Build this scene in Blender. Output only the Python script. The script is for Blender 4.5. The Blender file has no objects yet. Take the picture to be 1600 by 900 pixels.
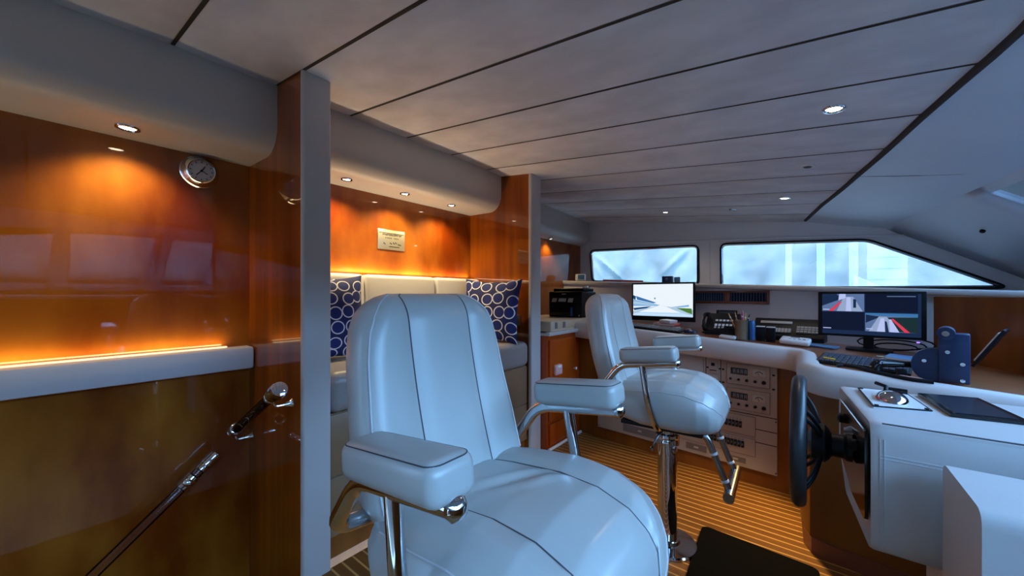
import bpy, bmesh, math, random
from mathutils import Vector, Matrix, Euler
R = math.radians
PI = math.pi
random.seed(7)
SC = bpy.context.scene
COL = SC.collection

# ------------------------------------------------------------------ camera
cam_d = bpy.data.cameras.new('camera')
cam = bpy.data.objects.new('camera', cam_d)
COL.objects.link(cam)
cam.location = (0, 0, 1.25)
cam.rotation_euler = (R(90), 0, R(38.4))
cam_d.sensor_width = 36.0
cam_d.lens = 36.0 * 590.0 / 1600.0
cam_d.shift_y = -10.0 / 1600.0 * -1.0
cam_d.clip_start = 0.02
cam_d.clip_end = 200
SC.camera = cam

# ------------------------------------------------------------------ colour management, world, daylight
SC.view_settings.view_transform = 'Standard'
SC.view_settings.look = 'None'
SC.view_settings.gamma = 1.0
SC.view_settings.use_curve_mapping = False
SC.view_settings.exposure = 0.15
SC.cycles.max_bounces = 10
SC.cycles.diffuse_bounces = 5
SC.cycles.glossy_bounces = 5
SC.cycles.transmission_bounces = 8
SC.cycles.transparent_max_bounces = 12
SC.cycles.caustics_reflective = False
SC.cycles.caustics_refractive = False
SC.cycles.sample_clamp_indirect = 6.0
SKY = 13.0
w = bpy.data.worlds.new('world')
SC.world = w
w.use_nodes = True
nt = w.node_tree
bg = nt.nodes['Background']
tc = nt.nodes.new('ShaderNodeTexCoord')
sp = nt.nodes.new('ShaderNodeSeparateXYZ')
cr = nt.nodes.new('ShaderNodeValToRGB')
cr.color_ramp.elements[0].position = 0.42
cr.color_ramp.elements[0].color = (0.08, 0.14, 0.20, 1)
cr.color_ramp.elements[1].position = 0.54
cr.color_ramp.elements[1].color = (0.42, 0.88, 1.55, 1)
zen = cr.color_ramp.elements.new(0.95)
zen.color = (0.13, 0.27, 0.50, 1)
mr = nt.nodes.new('ShaderNodeMapRange')
mr.inputs['From Min'].default_value = -1
mr.inputs['From Max'].default_value = 1
nt.links.new(tc.outputs['Generated'], sp.inputs[0])
nt.links.new(sp.outputs['Z'], mr.inputs['Value'])
nt.links.new(mr.outputs['Result'], cr.inputs[0])
nt.links.new(cr.outputs[0], bg.inputs['Color'])
bg.inputs['Strength'].default_value = SKY


def portal(name, loc, size, direction):
    l = bpy.data.lights.new(name, 'AREA')
    l.shape = 'RECTANGLE'
    l.size, l.size_y = size
    l.cycles.is_portal = True
    o = bpy.data.objects.new(name, l)
    o.location = loc
    o.rotation_euler = Vector(direction).to_track_quat('-Z', 'Y').to_euler()
    COL.objects.link(o)


portal('daylight_windshield', (1.75, 1.3, 1.75), (4.6, 1.0), (-1, 0, -0.35))
portal('daylight_port', (1.125, -1.90, 1.6), (0.85, 0.5), (0, 1, 0))
portal('daylight_starboard', (-0.6, 4.9, 1.6), (4.0, 0.7), (0, -1, 0))


sun_d = bpy.data.lights.new('sun', 'SUN')
sun_d.energy = 9.0
sun_d.angle = R(4)
sun_d.color = (0.70, 0.86, 1.0)
sun = bpy.data.objects.new('sun', sun_d)
sun.rotation_euler = Vector((0.48, -0.30, -0.82)).to_track_quat('-Z', 'Y').to_euler()
COL.objects.link(sun)


# ------------------------------------------------------------------ materials
def mat(name, color=(0.8, 0.8, 0.8), rough=0.5, metal=0.0, coat=0.0, emit=None, es=1.0, spec=0.5, noise=None, bump=None, coat_rough=0.02):
    """noise = (scale xyz, second colour, detail, contrast lo, hi); bump = (scale, strength)"""
    m = bpy.data.materials.new(name)
    m.use_nodes = True
    n = m.node_tree.nodes
    b = n['Principled BSDF']
    b.inputs['Base Color'].default_value = (*color, 1)
    b.inputs['Roughness'].default_value = rough
    b.inputs['Metallic'].default_value = metal
    b.inputs['Specular IOR Level'].default_value = spec
    if coat:
        b.inputs['Coat Weight'].default_value = coat
        b.inputs['Coat Roughness'].default_value = coat_rough
        b.inputs['Coat IOR'].default_value = 1.55 if coat >= 1 else 1.5
    if emit:
        b.inputs['Emission Color'].default_value = (*emit, 1)
        b.inputs['Emission Strength'].default_value = es
    L = m.node_tree.links
    if noise or bump:
        t = n.new('ShaderNodeTexCoord')
        if noise:
            mp = n.new('ShaderNodeMapping')
            mp.inputs['Scale'].default_value = noise[0]
            L.new(t.outputs['Object'], mp.inputs[0])
            tx = n.new('ShaderNodeTexNoise')
            tx.inputs['Scale'].default_value = 1.0
            tx.inputs['Detail'].default_value = noise[2]
            L.new(mp.outputs[0], tx.inputs['Vector'])
            r = n.new('ShaderNodeValToRGB')
            r.color_ramp.elements[0].position = noise[3]
            r.color_ramp.elements[1].position = noise[4]
            r.color_ramp.elements[0].color = (*color, 1)
            r.color_ramp.elements[1].color = (*noise[1], 1)
            L.new(tx.outputs['Fac'], r.inputs[0])
            L.new(r.outputs[0], b.inputs['Base Color'])
        if bump:
            tb = n.new('ShaderNodeTexNoise')
            tb.inputs['Scale'].default_value = bump[0]
            tb.inputs['Detail'].default_value = 4
            L.new(t.outputs['Object'], tb.inputs['Vector'])
            bp = n.new('ShaderNodeBump')
            bp.inputs['Strength'].default_value = bump[1]
            bp.inputs['Distance'].default_value = 0.01
            L.new(tb.outputs['Fac'], bp.inputs['Height'])
            L.new(bp.outputs[0], b.inputs['Normal'])
    return m


M = {}
M['leather'] = mat('white_leather', (0.47, 0.475, 0.455), 0.34, bump=(14, 0.14), coat=0.4, coat_rough=0.22)
M['leather_top'] = mat('worn_leather', (0.50, 0.46, 0.42), 0.4, bump=(60, 0.1))
M['seam'] = mat('dark_seam', (0.06, 0.06, 0.07), 0.7)
M['piping'] = mat('pale_piping', (0.6, 0.6, 0.6), 0.4)
M['bench_leather'] = mat('grey_leather', (0.30, 0.28, 0.27), 0.32, bump=(45, 0.25))
M['cream'] = mat('cream_leather', (0.80, 0.76, 0.69), 0.45, bump=(10, 0.1))
M['console_leather'] = mat('console_leather', (0.60, 0.585, 0.58), 0.42, bump=(18, 0.12))
M['trim_leather'] = mat('trim_leather', (0.52, 0.52, 0.52), 0.42, bump=(9, 0.1))
M['tray'] = mat('cream_plastic', (0.62, 0.50, 0.36), 0.45)
M['ledge'] = mat('ledge_leather', (0.72, 0.71, 0.74), 0.45, bump=(12, 0.2))
M['soffit'] = mat('soffit_vinyl', (0.56, 0.55, 0.53), 0.4, bump=(6, 0.04))
M['suede'] = mat('ceiling_suede', (0.64, 0.66, 0.71), 0.9, noise=((4, 7, 4), (0.77, 0.79, 0.84), 6, 0.38, 0.66), bump=(25, 0.1), spec=0.2)
M['dark_gap'] = mat('dark_gap', (0.035, 0.028, 0.025), 0.9)
M['headliner'] = mat('headliner', (0.62, 0.72, 0.83), 0.45, noise=((2, 2, 2), (0.68, 0.77, 0.87), 3, 0.35, 0.7))
M['panel_grey'] = mat('side_panel_vinyl', (0.76, 0.77, 0.80), 0.5)
M['wood'] = mat('cherry_veneer', (0.18, 0.027, 0.001), 0.45, coat=1.0, spec=0.08, noise=((2.4, 3.0, 1.3), (0.42, 0.135, 0.012), 6, 0.36, 0.66))
M['wood_div'] = mat('cherry_divider', (0.15, 0.030, 0.0015), 0.45, coat=1.0, spec=0.08, noise=((12, 12, 0.7), (0.27, 0.066, 0.003), 5, 0.36, 0.66))
M['wood_red'] = mat('cherry_red', (0.34, 0.042, 0.003), 0.4, coat=0.8, spec=0.1, noise=((9, 9, 0.8), (0.44, 0.072, 0.005), 4, 0.36, 0.66))
M['wood_low'] = mat('console_wood', (0.20, 0.062, 0.010), 0.4, coat=0.3, spec=0.15, noise=((8, 8, 0.8), (0.27, 0.095, 0.016), 5, 0.36, 0.66), coat_rough=0.15)
M['wood_desk'] = mat('desk_wood', (0.30, 0.10, 0.04), 0.3, coat=0.6, noise=((1.5, 10, 4), (0.40, 0.16, 0.07), 5, 0.36, 0.66))
M['wood_frame'] = mat('mahogany', (0.20, 0.055, 0.025), 0.4, coat=0.3)
M['bench_front'] = mat('bench_front', (0.24, 0.14, 0.075), 0.4, coat=0.2, noise=((3, 3, 3), (0.29, 0.18, 0.10), 3, 0.35, 0.7))
M['chrome'] = mat('chrome', (0.66, 0.68, 0.71), 0.05, 1.0)
M['steel'] = mat('satin_steel', (0.32, 0.33, 0.36), 0.22, 1.0)
M['black'] = mat('black_plastic', (0.006, 0.008, 0.012), 0.45, spec=0.22)
M['black_gloss'] = mat('black_gloss', (0.008, 0.009, 0.012), 0.12)
M['black_matte'] = mat('black_matte', (0.010, 0.010, 0.012), 0.75, spec=0.25)
M['rubber'] = mat('wheel_rubber', (0.018, 0.020, 0.024), 0.38)
M['navy'] = mat('navy_plastic', (0.012, 0.030, 0.095), 0.35)
M['rack'] = mat('rack_panel', (0.42, 0.36, 0.31), 0.5)
M['rack_line'] = mat('rack_line', (0.16, 0.13, 0.12), 0.6)
M['rack_label'] = mat('rack_label', (0.17, 0.15, 0.15), 0.6)
M['lcd'] = mat('lcd', (0.03, 0.035, 0.05), 0.2)
M['lcd_digit'] = mat('lcd_digit', (0.28, 0.28, 0.27), 0.5)
M['white'] = mat('white_plastic', (0.78, 0.80, 0.82), 0.4)
M['offwhite'] = mat('offwhite', (0.52, 0.51, 0.48), 0.5)
M['grey'] = mat('grey_plastic', (0.16, 0.17, 0.18), 0.5)
M['keys'] = mat('key_caps', (0.035, 0.05, 0.075), 0.45)
M['brass'] = mat('brass_plate', (0.62, 0.57, 0.42), 0.32, 0.7)
M['engraved'] = mat('engraving', (0.05, 0.045, 0.025), 0.6)
M['pink'] = mat('pink_plastic', (0.72, 0.40, 0.36), 0.5)
M['blue'] = mat('blue_plastic', (0.03, 0.13, 0.35), 0.4)
M['blue_paper'] = mat('blue_folder', (0.10, 0.25, 0.45), 0.4)
M['red'] = mat('red_cover', (0.55, 0.08, 0.06), 0.5)
M['orange'] = mat('orange_paint', (0.8, 0.28, 0.03), 0.4)
M['yellow'] = mat('yellow_paint', (0.8, 0.55, 0.05), 0.4)
M['magenta'] = mat('magenta_plastic', (0.65, 0.08, 0.25), 0.4)
M['bronze'] = mat('bronze_mesh', (0.30, 0.22, 0.14), 0.35, 0.8)
M['mat'] = mat('black_floor_mat', (0.004, 0.004, 0.005), 0.9, spec=0.05)
M['dial'] = mat('dial_face', (0.58, 0.62, 0.68), 0.5)
M['lamp'] = mat('lamp_lens', (1, 1, 1), 0.3, emit=(1.0, 0.83, 0.6), es=20.0)
M['lamp_cool'] = mat('lamp_lens_ceiling', (1, 1, 1), 0.3, emit=(1.0, 0.93, 0.85), es=20.0)
M['led_strip'] = mat('led_strip', (1, 1, 1), 0.3, emit=(1.0, 0.72, 0.36), es=0.8)
M['purple_led'] = mat('purple_led', (0.1, 0.05, 0.5), 0.3, emit=(0.22, 0.10, 1.0), es=3.0)
M['hull_white'] = mat('boat_white', (0.85, 0.87, 0.9), 0.4)
M['boat_stripe'] = mat('boat_stripe', (0.1, 0.13, 0.25), 0.4)
M['hill'] = mat('hillside', (0.035, 0.075, 0.06), 0.9, noise=((0.9, 0.9, 0.9), (0.16, 0.24, 0.22), 8, 0.35, 0.65))
M['water'] = mat('harbour_water', (0.05, 0.10, 0.13), 0.25)


def emis(name, col, s=1.0):
    m = bpy.data.materials.new(name)
    m.use_nodes = True
    n = m.node_tree.nodes
    b = n['Principled BSDF']
    b.inputs['Base Color'].default_value = (0.004, 0.004, 0.005, 1)
    b.inputs['Roughness'].default_value = 0.5
    b.inputs['Specular IOR Level'].default_value = 0.15
    b.inputs['Emission Color'].default_value = (*col, 1)
    b.inputs['Emission Strength'].default_value = s
    return m


def glass_mat(name, tint=(0.93, 0.97, 1.0), rough=0.0):
    m = bpy.data.materials.new(name)
    m.use_nodes = True
    n = m.node_tree.nodes
    n.remove(n['Principled BSDF'])
    out = n['Material Output']
    tr = n.new('ShaderNodeBsdfTransparent')
    tr.inputs[0].default_value = (*tint, 1)
    gl = n.new('ShaderNodeBsdfGlossy')
    gl.inputs['Roughness'].default_value = rough
    fr = n.new('ShaderNodeFresnel')
    fr.inputs[0].default_value = 1.45
    mx = n.new('ShaderNodeMixShader')
    L = m.node_tree.links
    L.new(fr.outputs[0], mx.inputs[0])
    L.new(tr.outputs[0], mx.inputs[1])
    L.new(gl.outputs[0], mx.inputs[2])
    L.new(mx.outputs[0], out.inputs['Surface'])
    return m


M['glass'] = glass_mat('window_glass')
M['acrylic'] = glass_mat('clear_acrylic', (0.90, 0.86, 0.82))


def sheer_mat():
    m = bpy.data.materials.new('mesh_cover')
    m.use_nodes = True
    n = m.node_tree.nodes
    n.remove(n['Principled BSDF'])
    out = n['Material Output']
    L = m.node_tree.links
    t = n.new('ShaderNodeTexCoord')
    nz = n.new('ShaderNodeTexNoise')
    nz.inputs['Scale'].default_value = 4.5
    nz.inputs['Detail'].default_value = 6
    L.new(t.outputs['Object'], nz.inputs['Vector'])
    r = n.new('ShaderNodeValToRGB')
    r.color_ramp.elements[0].position = 0.3
    r.color_ramp.elements[1].position = 0.7
    r.color_ramp.elements[0].color = (0.24, 0.19, 0.16, 1)
    r.color_ramp.elements[1].color = (0.44, 0.335, 0.265, 1)
    L.new(nz.outputs['Fac'], r.inputs[0])
    tl = n.new('ShaderNodeBsdfTranslucent')
    L.new(r.outputs[0], tl.inputs['Color'])
    tr = n.new('ShaderNodeBsdfTransparent')
    tr.inputs[0].default_value = (0.75, 0.78, 0.8, 1)
    df = n.new('ShaderNodeBsdfDiffuse')
    df.inputs[0].default_value = (0.7, 0.72, 0.75, 1)
    a = n.new('ShaderNodeMixShader')
    a.inputs[0].default_value = 0.27
    L.new(tl.outputs[0], a.inputs[1])
    L.new(tr.outputs[0], a.inputs[2])
    b = n.new('ShaderNodeMixShader')
    b.inputs[0].default_value = 0.15
    L.new(a.outputs[0], b.inputs[1])
    L.new(df.outputs[0], b.inputs[2])
    L.new(b.outputs[0], out.inputs['Surface'])
    return m


M['sheer'] = sheer_mat()


def teak_mat():
    m = mat('teak_floor', (0.16, 0.066, 0.016), 0.42, spec=0.3, noise=((1.2, 16, 1), (0.24, 0.105, 0.025), 5, 0.35, 0.66))
    n = m.node_tree.nodes
    L = m.node_tree.links
    b = n['Principled BSDF']
    src = b.inputs['Base Color'].links[0].from_socket
    t = n.new('ShaderNodeTexCoord')
    s = n.new('ShaderNodeSeparateXYZ')
    L.new(t.outputs['Object'], s.inputs[0])
    d = n.new('ShaderNodeMath')
    d.operation = 'DIVIDE'
    d.inputs[1].default_value = 0.052
    L.new(s.outputs['Y'], d.inputs[0])
    f = n.new('ShaderNodeMath')
    f.operation = 'FRACT'
    L.new(d.outputs[0], f.inputs[0])
    lt = n.new('ShaderNodeMath')
    lt.operation = 'LESS_THAN'
    lt.inputs[1].default_value = 0.17
    L.new(f.outputs[0], lt.inputs[0])
    mx = n.new('ShaderNodeMix')
    mx.data_type = 'RGBA'
    L.new(lt.outputs[0], mx.inputs[0])
    L.new(src, mx.inputs[6])
    mx.inputs[7].default_value = (0.62, 0.36, 0.12, 1)
    L.new(mx.outputs[2], b.inputs['Base Color'])
    return m


M['teak'] = teak_mat()


def ring_mat():
    m = bpy.data.materials.new('ring_print')
    m.use_nodes = True
    n = m.node_tree.nodes
    b = n['Principled BSDF']
    b.inputs['Roughness'].default_value = 0.8
    L = m.node_tree.links
    uv = n.new('ShaderNodeUVMap')
    v = n.new('ShaderNodeTexVoronoi')
    v.voronoi_dimensions = '2D'
    v.inputs['Scale'].default_value = 4.7
    v.inputs['Randomness'].default_value = 0.42
    L.new(uv.outputs[0], v.inputs['Vector'])
    r = n.new('ShaderNodeValToRGB')
    r.color_ramp.interpolation = 'CONSTANT'
    e = r.color_ramp.elements
    e[0].position = 0.0
    e[0].color = (0.005, 0.018, 0.15, 1)
    e[1].position = 0.375
    e[1].color = (0.72, 0.74, 0.78, 1)
    x = e.new(0.452)
    x.color = (0.005, 0.013, 0.10, 1)
    L.new(v.outputs['Distance'], r.inputs[0])
    L.new(r.outputs[0], b.inputs['Base Color'])
    return m


M['rings'] = ring_mat()


# ------------------------------------------------------------------ mesh helpers
class B:
    def __init__(self, off=(0, 0, 0)):
        self.bm = bmesh.new()
        self.off = Vector(off)

    def _merge(self, t, mi):
        for f in t.faces:
            f.material_index = mi
        me = bpy.data.meshes.new('t')
        t.to_mesh(me)
        t.free()
        self.bm.from_mesh(me)
        bpy.data.meshes.remove(me)

    def box(self, c, s, rot=(0, 0, 0), bev=0.0, seg=2, mi=0, mtx=None):
        t = bmesh.new()
        bmesh.ops.create_cube(t, size=1.0)
        bmesh.ops.scale(t, vec=s, verts=t.verts)
        if bev > 0:
            bmesh.ops.bevel(t, geom=list(t.edges), offset=min(bev, min(s) * 0.49), segments=seg, profile=0.5, affect='EDGES')
        mx = Matrix.Translation(c) @ Euler(rot).to_matrix().to_4x4()
        if mtx is not None:
            mx = mtx @ mx
        t.transform(mx)
        self._merge(t, mi)
        return self

    def rings(self, rs, cap=True, mi=0, closed=True, mif=None):
        vs = [[self.bm.verts.new(p) for p in r] for r in rs]
        n = len(rs[0])
        for i in range(len(rs) - 1):
            for j in range(n if closed else n - 1):
                k = (j + 1) % n
                try:
                    f = self.bm.faces.new((vs[i][j], vs[i][k], vs[i + 1][k], vs[i + 1][j]))
                    f.material_index = mif(i, j) if mif else mi
                except ValueError:
                    pass
        if cap and closed:
            for q in (vs[0][::-1], vs[-1]):
                try:
                    f = self.bm.faces.new(q)
                    f.material_index = mi
                except ValueError:
                    pass
        return self

    def tube(self, path, r, seg=12, mi=0, cap=True, rf=None):
        pts = [Vector(p) for p in path]
        n = len(pts)
        rs = []
        up = None
        for i, p in enumerate(pts):
            if i == 0:
                d = pts[1] - p
            elif i == n - 1:
                d = p - pts[i - 1]
            else:
                d = (pts[i + 1] - p).normalized() + (p - pts[i - 1]).normalized()
            d.normalize()
            if up is None:
                a = Vector((0, 0, 1)) if abs(d.z) < 0.9 else Vector((1, 0, 0))
                up = (a - a.dot(d) * d).normalized()
            else:
                up = (up - up.dot(d) * d).normalized()
            s = d.cross(up)
            rr = r[i] if isinstance(r, (list, tuple)) else r
            rs.append([p + up * math.cos(2 * PI * k / seg) * rr + s * math.sin(2 * PI * k / seg) * rr for k in range(seg)])
        return self.rings(rs, cap, mi)

    def cyl(self, p0, p1, r0, r1=None, seg=24, mi=0):
        return self.tube([p0, p1], [r0, r0 if r1 is None else r1], seg, mi)

    def lathe(self, prof, origin=(0, 0, 0), axis=(0, 0, 1), seg=32, mi=0):
        """prof = [(r, h)...] around axis"""
        q = Vector(axis).to_track_quat('Z', 'Y')
        o = Vector(origin)
        rs = []
        for r, h in prof:
            rs.append([o + q @ Vector((r * math.cos(2 * PI * k / seg), r * math.sin(2 * PI * k / seg), h)) for k in range(seg)])
        return self.rings(rs, True, mi)

    def prism(self, poly, f0, f1, mi=0):
        """poly of 2d points, f0/f1 map a 2d point to 3d on either end"""
        return self.rings([[f0(*p) for p in poly], [f1(*p) for p in poly]], True, mi)

    def poly(self, pts, mi=0):
        f = self.bm.faces.new([self.bm.verts.new(p) for p in pts])
        f.material_index = mi
        return self

    def torus(self, c, axis, r, tr, seg=48, ts=12, mi=0):
        q = Vector(axis).to_track_quat('Z', 'Y')
        rs = []
        for i in range(seg + 1):
            a = 2 * PI * i / seg
            rs.append([Vector(c) + q @ Vector(((r + tr * math.cos(b)) * math.cos(a), (r + tr * math.cos(b)) * math.sin(a), tr * math.sin(b))) for b in [2 * PI * k / ts for k in range(ts)]])
        return self.rings(rs, False, mi)

    def build(self, name, mats, parent=None, smooth=35, kind=None):
        bm = self.bm
        if self.off.length:
            bmesh.ops.translate(bm, vec=-self.off, verts=bm.verts)
        bmesh.ops.remove_doubles(bm, verts=bm.verts, dist=1e-5)
        bmesh.ops.recalc_face_normals(bm, faces=bm.faces)
        if smooth:
            for f in bm.faces:
                f.smooth = True
            for e in bm.edges:
                if len(e.link_faces) == 2:
                    e.smooth = e.calc_face_angle(0) < R(smooth)
        me = bpy.data.meshes.new(name)
        bm.to_mesh(me)
        bm.free()
        for m in (mats if isinstance(mats, (list, tuple)) else [mats]):
            me.materials.append(m)
        o = bpy.data.objects.new(name, me)
        COL.objects.link(o)
        if parent is not None:
            o.parent = parent
        elif self.off.length:
            o.location = self.off
        if kind:
            o['kind'] = kind
        return o


def tag(o, label, cat, group=None, kind=None):
    o['label'] = label
    o['category'] = cat
    if group:
        o['group'] = group
    if kind:
        o['kind'] = kind
    return o


def thing(name, label, cat, loc=(0, 0, 0), rz=0.0, group=None, rot=None):
    o = bpy.data.objects.new(name, None)
    o.empty_display_size = 0.05
    COL.objects.link(o)
    o.location = loc
    o.rotation_euler = rot if rot else (0, 0, rz)
    return tag(o, label, cat, group)


def copy_tree(o, parent=None):
    c = o.copy()
    COL.objects.link(c)
    if parent is not None:
        c.parent = parent
    for ch in list(o.children):
        copy_tree(ch, c)
    return c


def struct(b, name, mats, label=None, smooth=35):
    o = b.build(name, mats, None, smooth, 'structure')
    if label:
        o['label'] = label
    return o


def V(*a):
    return Vector(a)


def arc(pts, r, n=6):
    """polyline with its inner corners rounded"""
    P = [Vector(p) for p in pts]
    out = [P[0]]
    for i in range(1, len(P) - 1):
        a, b, c = P[i - 1], P[i], P[i + 1]
        d0, d1 = (a - b), (c - b)
        k = min(r, d0.length * 0.49, d1.length * 0.49)
        s, e = b + d0.normalized() * k, b + d1.normalized() * k
        for j in range(n + 1):
            t = j / n
            out.append((1 - t) ** 2 * s + 2 * t * (1 - t) * b + t * t * e)
    out.append(P[-1])
    return out


def rrect(w, h, r, n=5, cx=0.0, cy=0.0):
    out = []
    for sx, sy, a0 in ((1, 1, 0), (-1, 1, 90), (-1, -1, 180), (1, -1, 270)):
        for k in range(n + 1):
            a = R(a0 + 90 * k / n)
            out.append((cx + sx * (w / 2 - r) + r * math.cos(a), cy + sy * (h / 2 - r) + r * math.sin(a)))
    return out


def text_mesh(s, size, mtx, b, mi=0, extrude=0.0003):
    cu = bpy.data.curves.new('t', 'FONT')
    cu.body = s
    cu.size = size
    cu.align_x = 'CENTER'
    cu.align_y = 'CENTER'
    cu.extrude = extrude
    o = bpy.data.objects.new('t', cu)
    COL.objects.link(o)
    dg = bpy.context.evaluated_depsgraph_get()
    me = bpy.data.meshes.new_from_object(o.evaluated_get(dg))
    me.transform(mtx)
    t = bmesh.new()
    t.from_mesh(me)
    bpy.data.objects.remove(o)
    bpy.data.curves.remove(cu)
    bpy.data.meshes.remove(me)
    b._merge(t, mi)


# ------------------------------------------------------------------ room dimensions
XB = -2.38          # aft bulkhead face
XP = -1.72          # front of the partition posts and the settee
YW = 4.45           # starboard side wall (windows)


def zc(x, y):       # ceiling: falls forward and towards the sides
    return 2.256 - 0.111 * (x + 2.1) - 0.043 * max(0.0, y - 2.05) - 0.043 * max(0.0, 0.3 - y)


EDGE = [(1.30, 0.47), (1.7, 0.44), (2.07, 0.381), (2.29, 0.34), (2.64, 0.283), (2.98, 0.217), (3.35, 0.149), (3.73, 0.066), (4.45, -0.062)]
EDGE = [(2.6 - y, x) for y, x in EDGE[:0:-1]] + EDGE


def interp(tab, v):
    if v <= tab[0][0]:
        return tab[0][1]
    for (a, p), (b, q) in zip(tab, tab[1:]):
        if v <= b:
            return p + (q - p) * (v - a) / (b - a)
    return tab[-1][1]


def xe(y):
    return interp(EDGE, y)


def zd(x):          # desk height
    return 0.905 - 0.05 * x


# ------------------------------------------------------------------ floor
b = B()
b.box((0.15, 1.5, -0.03), (3.74, 6.2, 0.06))
struct(b, 'floor', M['teak'], 'teak floor with pale caulking strips')
b = B()
b.box((-2.15, -0.55, -0.78), (0.86, 2.55, 0.04))
struct(b, 'floor_stairwell', M['wood_low'], 'dark bottom of the stairwell')

b = B()
b.box((-1.70, -0.55, -0.42), (0.04, 2.55, 0.72))  # unseen sides, put in to block sky light from under the floor
b.box((-2.05, -1.82, -0.42), (0.70, 0.04, 0.72))
b.box((-2.05, 0.77, -0.42), (0.70, 0.10, 0.72))
struct(b, 'wall_stairwell', M['wood_low'], 'unseen dark stairwell sides added to block light from below')

# ------------------------------------------------------------------ ceiling of planks
b = B()
ys = [-1.85] + [0.34 + 0.377 * k for k in range(-5, 11)] + [YW]
for y0, y1 in zip(ys, ys[1:]):
    a0, a1 = y0 + 0.006, y1 - 0.006
    nx = 10
    rs = []
    for i in range(nx + 1):
        t = i / nx
        prof = []
        for y, dz in ((a0, 0.012), (a0, 0.004), (a0 + 0.006, 0.0), ((a0 + a1) / 2, -0.003), (a1 - 0.006, 0.0), (a1, 0.004), (a1, 0.012)):
            x = -2.42 + (xe(y) + 2.42) * t
            prof.append(V(x, y, zc(x, y) + dz))
        rs.append(prof)
    b.rings(rs, False, 0, closed=False)
for y in ys[1:-1]:
    b.rings([[V(-2.42 + (xe(y) + 2.42) * t, y + e, zc(-2.42 + (xe(y) + 2.42) * t, y) + 0.0015) for e in (-0.0062, 0.0062)] for t in [i / 10 for i in range(11)]], False, 1, closed=False)
ceil_o = struct(b, 'ceiling', [M['suede'], M['dark_gap']], 'pale suede ceiling planks with dark joints')
b = B()
rs = []
for i in range(41):
    y = -1.9 + (YW + 0.05 + 1.9) * i / 40
    rs.append([V(-2.45, y, zc(-2.45, y) + 0.012), V(xe(y) + 0.02, y, zc(xe(y) + 0.02, y) + 0.012), V(xe(y) + 0.02, y, zc(0, y) + 0.12), V(-2.45, y, zc(-2.45, y) + 0.1)])
b.rings(rs, True)
struct(b, 'ceiling_backing', M['dark_gap'])
b = B()
b.tube([(xe(y) + 0.004, y, zc(xe(y), y) - 0.004) for y in [-1.8 + 0.15 * i for i in range(42)] if y < YW], 0.014, 8)
struct(b, 'trim_1', M['dark_gap'], 'dark edge trim along the front of the ceiling')

# header forward of the ceiling and raked windshield corner
FL = [(1.3, 1.05, 1.925), (2.2, 1.0, 1.915), (3.0, 0.86, 1.89), (3.73, 0.685, 1.852), (4.45, 0.485, 1.808)]
FL = [(2.6 - y, x, z) for y, x, z in FL[:0:-1]] + FL


def fl(y):
    return interp([(p[0], p[1]) for p in FL], y), interp([(p[0], p[2]) for p in FL], y)


b = B()
rs = []
for i in range(45):
    y = -1.85 + (YW + 1.85) * i / 44
    x0 = xe(y) + 0.012
    z0 = zc(x0, y) - 0.002
    x1, z1 = fl(y)
    rs.append([V(x0, y, z0 + 0.03), V(x0, y, z0), V(x0 + (x1 - x0) * 0.5, y, z0 + (z1 - z0) * 0.5 - 0.006), V(x1, y, z1), V(x1 + 0.01, y, z1 + 0.035)])
b.rings(rs, False, closed=False)
struct(b, 'ceiling_header', M['headliner'], 'smooth blue-grey header panel forward of the ceiling planks')
b = B()
for y in (3.05,):
    x0 = xe(y) + 0.012
    x1, z1 = fl(y)
    z0 = zc(x0, y)
    b.tube([V(x0 + (x1 - x0) * t, y + 0.10 * t, z0 + (z1 - z0) * t - 0.006 * math.sin(PI * t) * 1.3) for t in [i / 8 for i in range(9)]], 0.003, 6)
struct(b, 'trim_2', M['dark_gap'], 'thin seam across the header panel')

# windshield: raked plane from the header down and forward, with openings
RK = 0.85           # forward run
DROP = 0.64


def ws(y, t):       # point on the raked plane, t = 0 top .. 1 bottom
    x, z = fl(y)
    return V(x + RK * t, y, z - (DROP + (z - 1.925)) * t)


panes = [(-1.5, -0.45), (-0.33, 0.10), (0.22, 0.84), (1.0, 1.42), (1.56, 2.88), (3.02, 3.42)]
b = B()
cuts = [-1.85] + [v for p in panes for v in p] + [YW]
rows = (0.0, 0.06, 0.90, 1.0)
for c0, c1 in zip(cuts, cuts[1:]):
    pane = (c0, c1) in panes
    for r0, r1 in zip(rows, rows[1:]):
        if pane and r0 == 0.06:
            continue
        k = 6
        o1, o2 = V(0.0, 0, 0), V(0.03, 0, 0.03)
        b.rings([[ws(c0 + (c1 - c0) * i / k, r0) + o1, ws(c0 + (c1 - c0) * i / k, r1) + o1, ws(c0 + (c1 - c0) * i / k, r1) + o2, ws(c0 + (c1 - c0) * i / k, r0) + o2] for i in range(k + 1)], True)
struct(b, 'wall_front', M['headliner'], 'raked windshield surround')
for i, (c0, c1) in enumerate(panes):
    b = B()
    k = 6
    b.rings([[ws(c0 + (c1 - c0) * j / k, 0.06) + V(0.012, 0, 0.012), ws(c0 + (c1 - c0) * j / k, 0.90) + V(0.012, 0, 0.012)] for j in range(k + 1)], False, closed=False)
    struct(b, 'window_%d' % (i + 3), M['glass'], 'windshield pane')
b = B()
rs = []
for i in range(13):
    y = -1.85 + (YW + 1.85) * i / 12
    p = ws(y, 1.0)
    rs.append([p, p + V(0.03, 0, 0), V(p.x + 0.03, y, -0.02), V(p.x, y, -0.02)])
b.rings(rs, True)
struct(b, 'wall_front_low', M['wood_low'], 'dash below the windshield')

b = B()
b.box((1.55, 1.3, 1.22), (0.7, 5.6, 0.04), bev=0.01)
struct(b, 'trim_13', M['console_leather'], 'pale dash top below the windshield')

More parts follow.
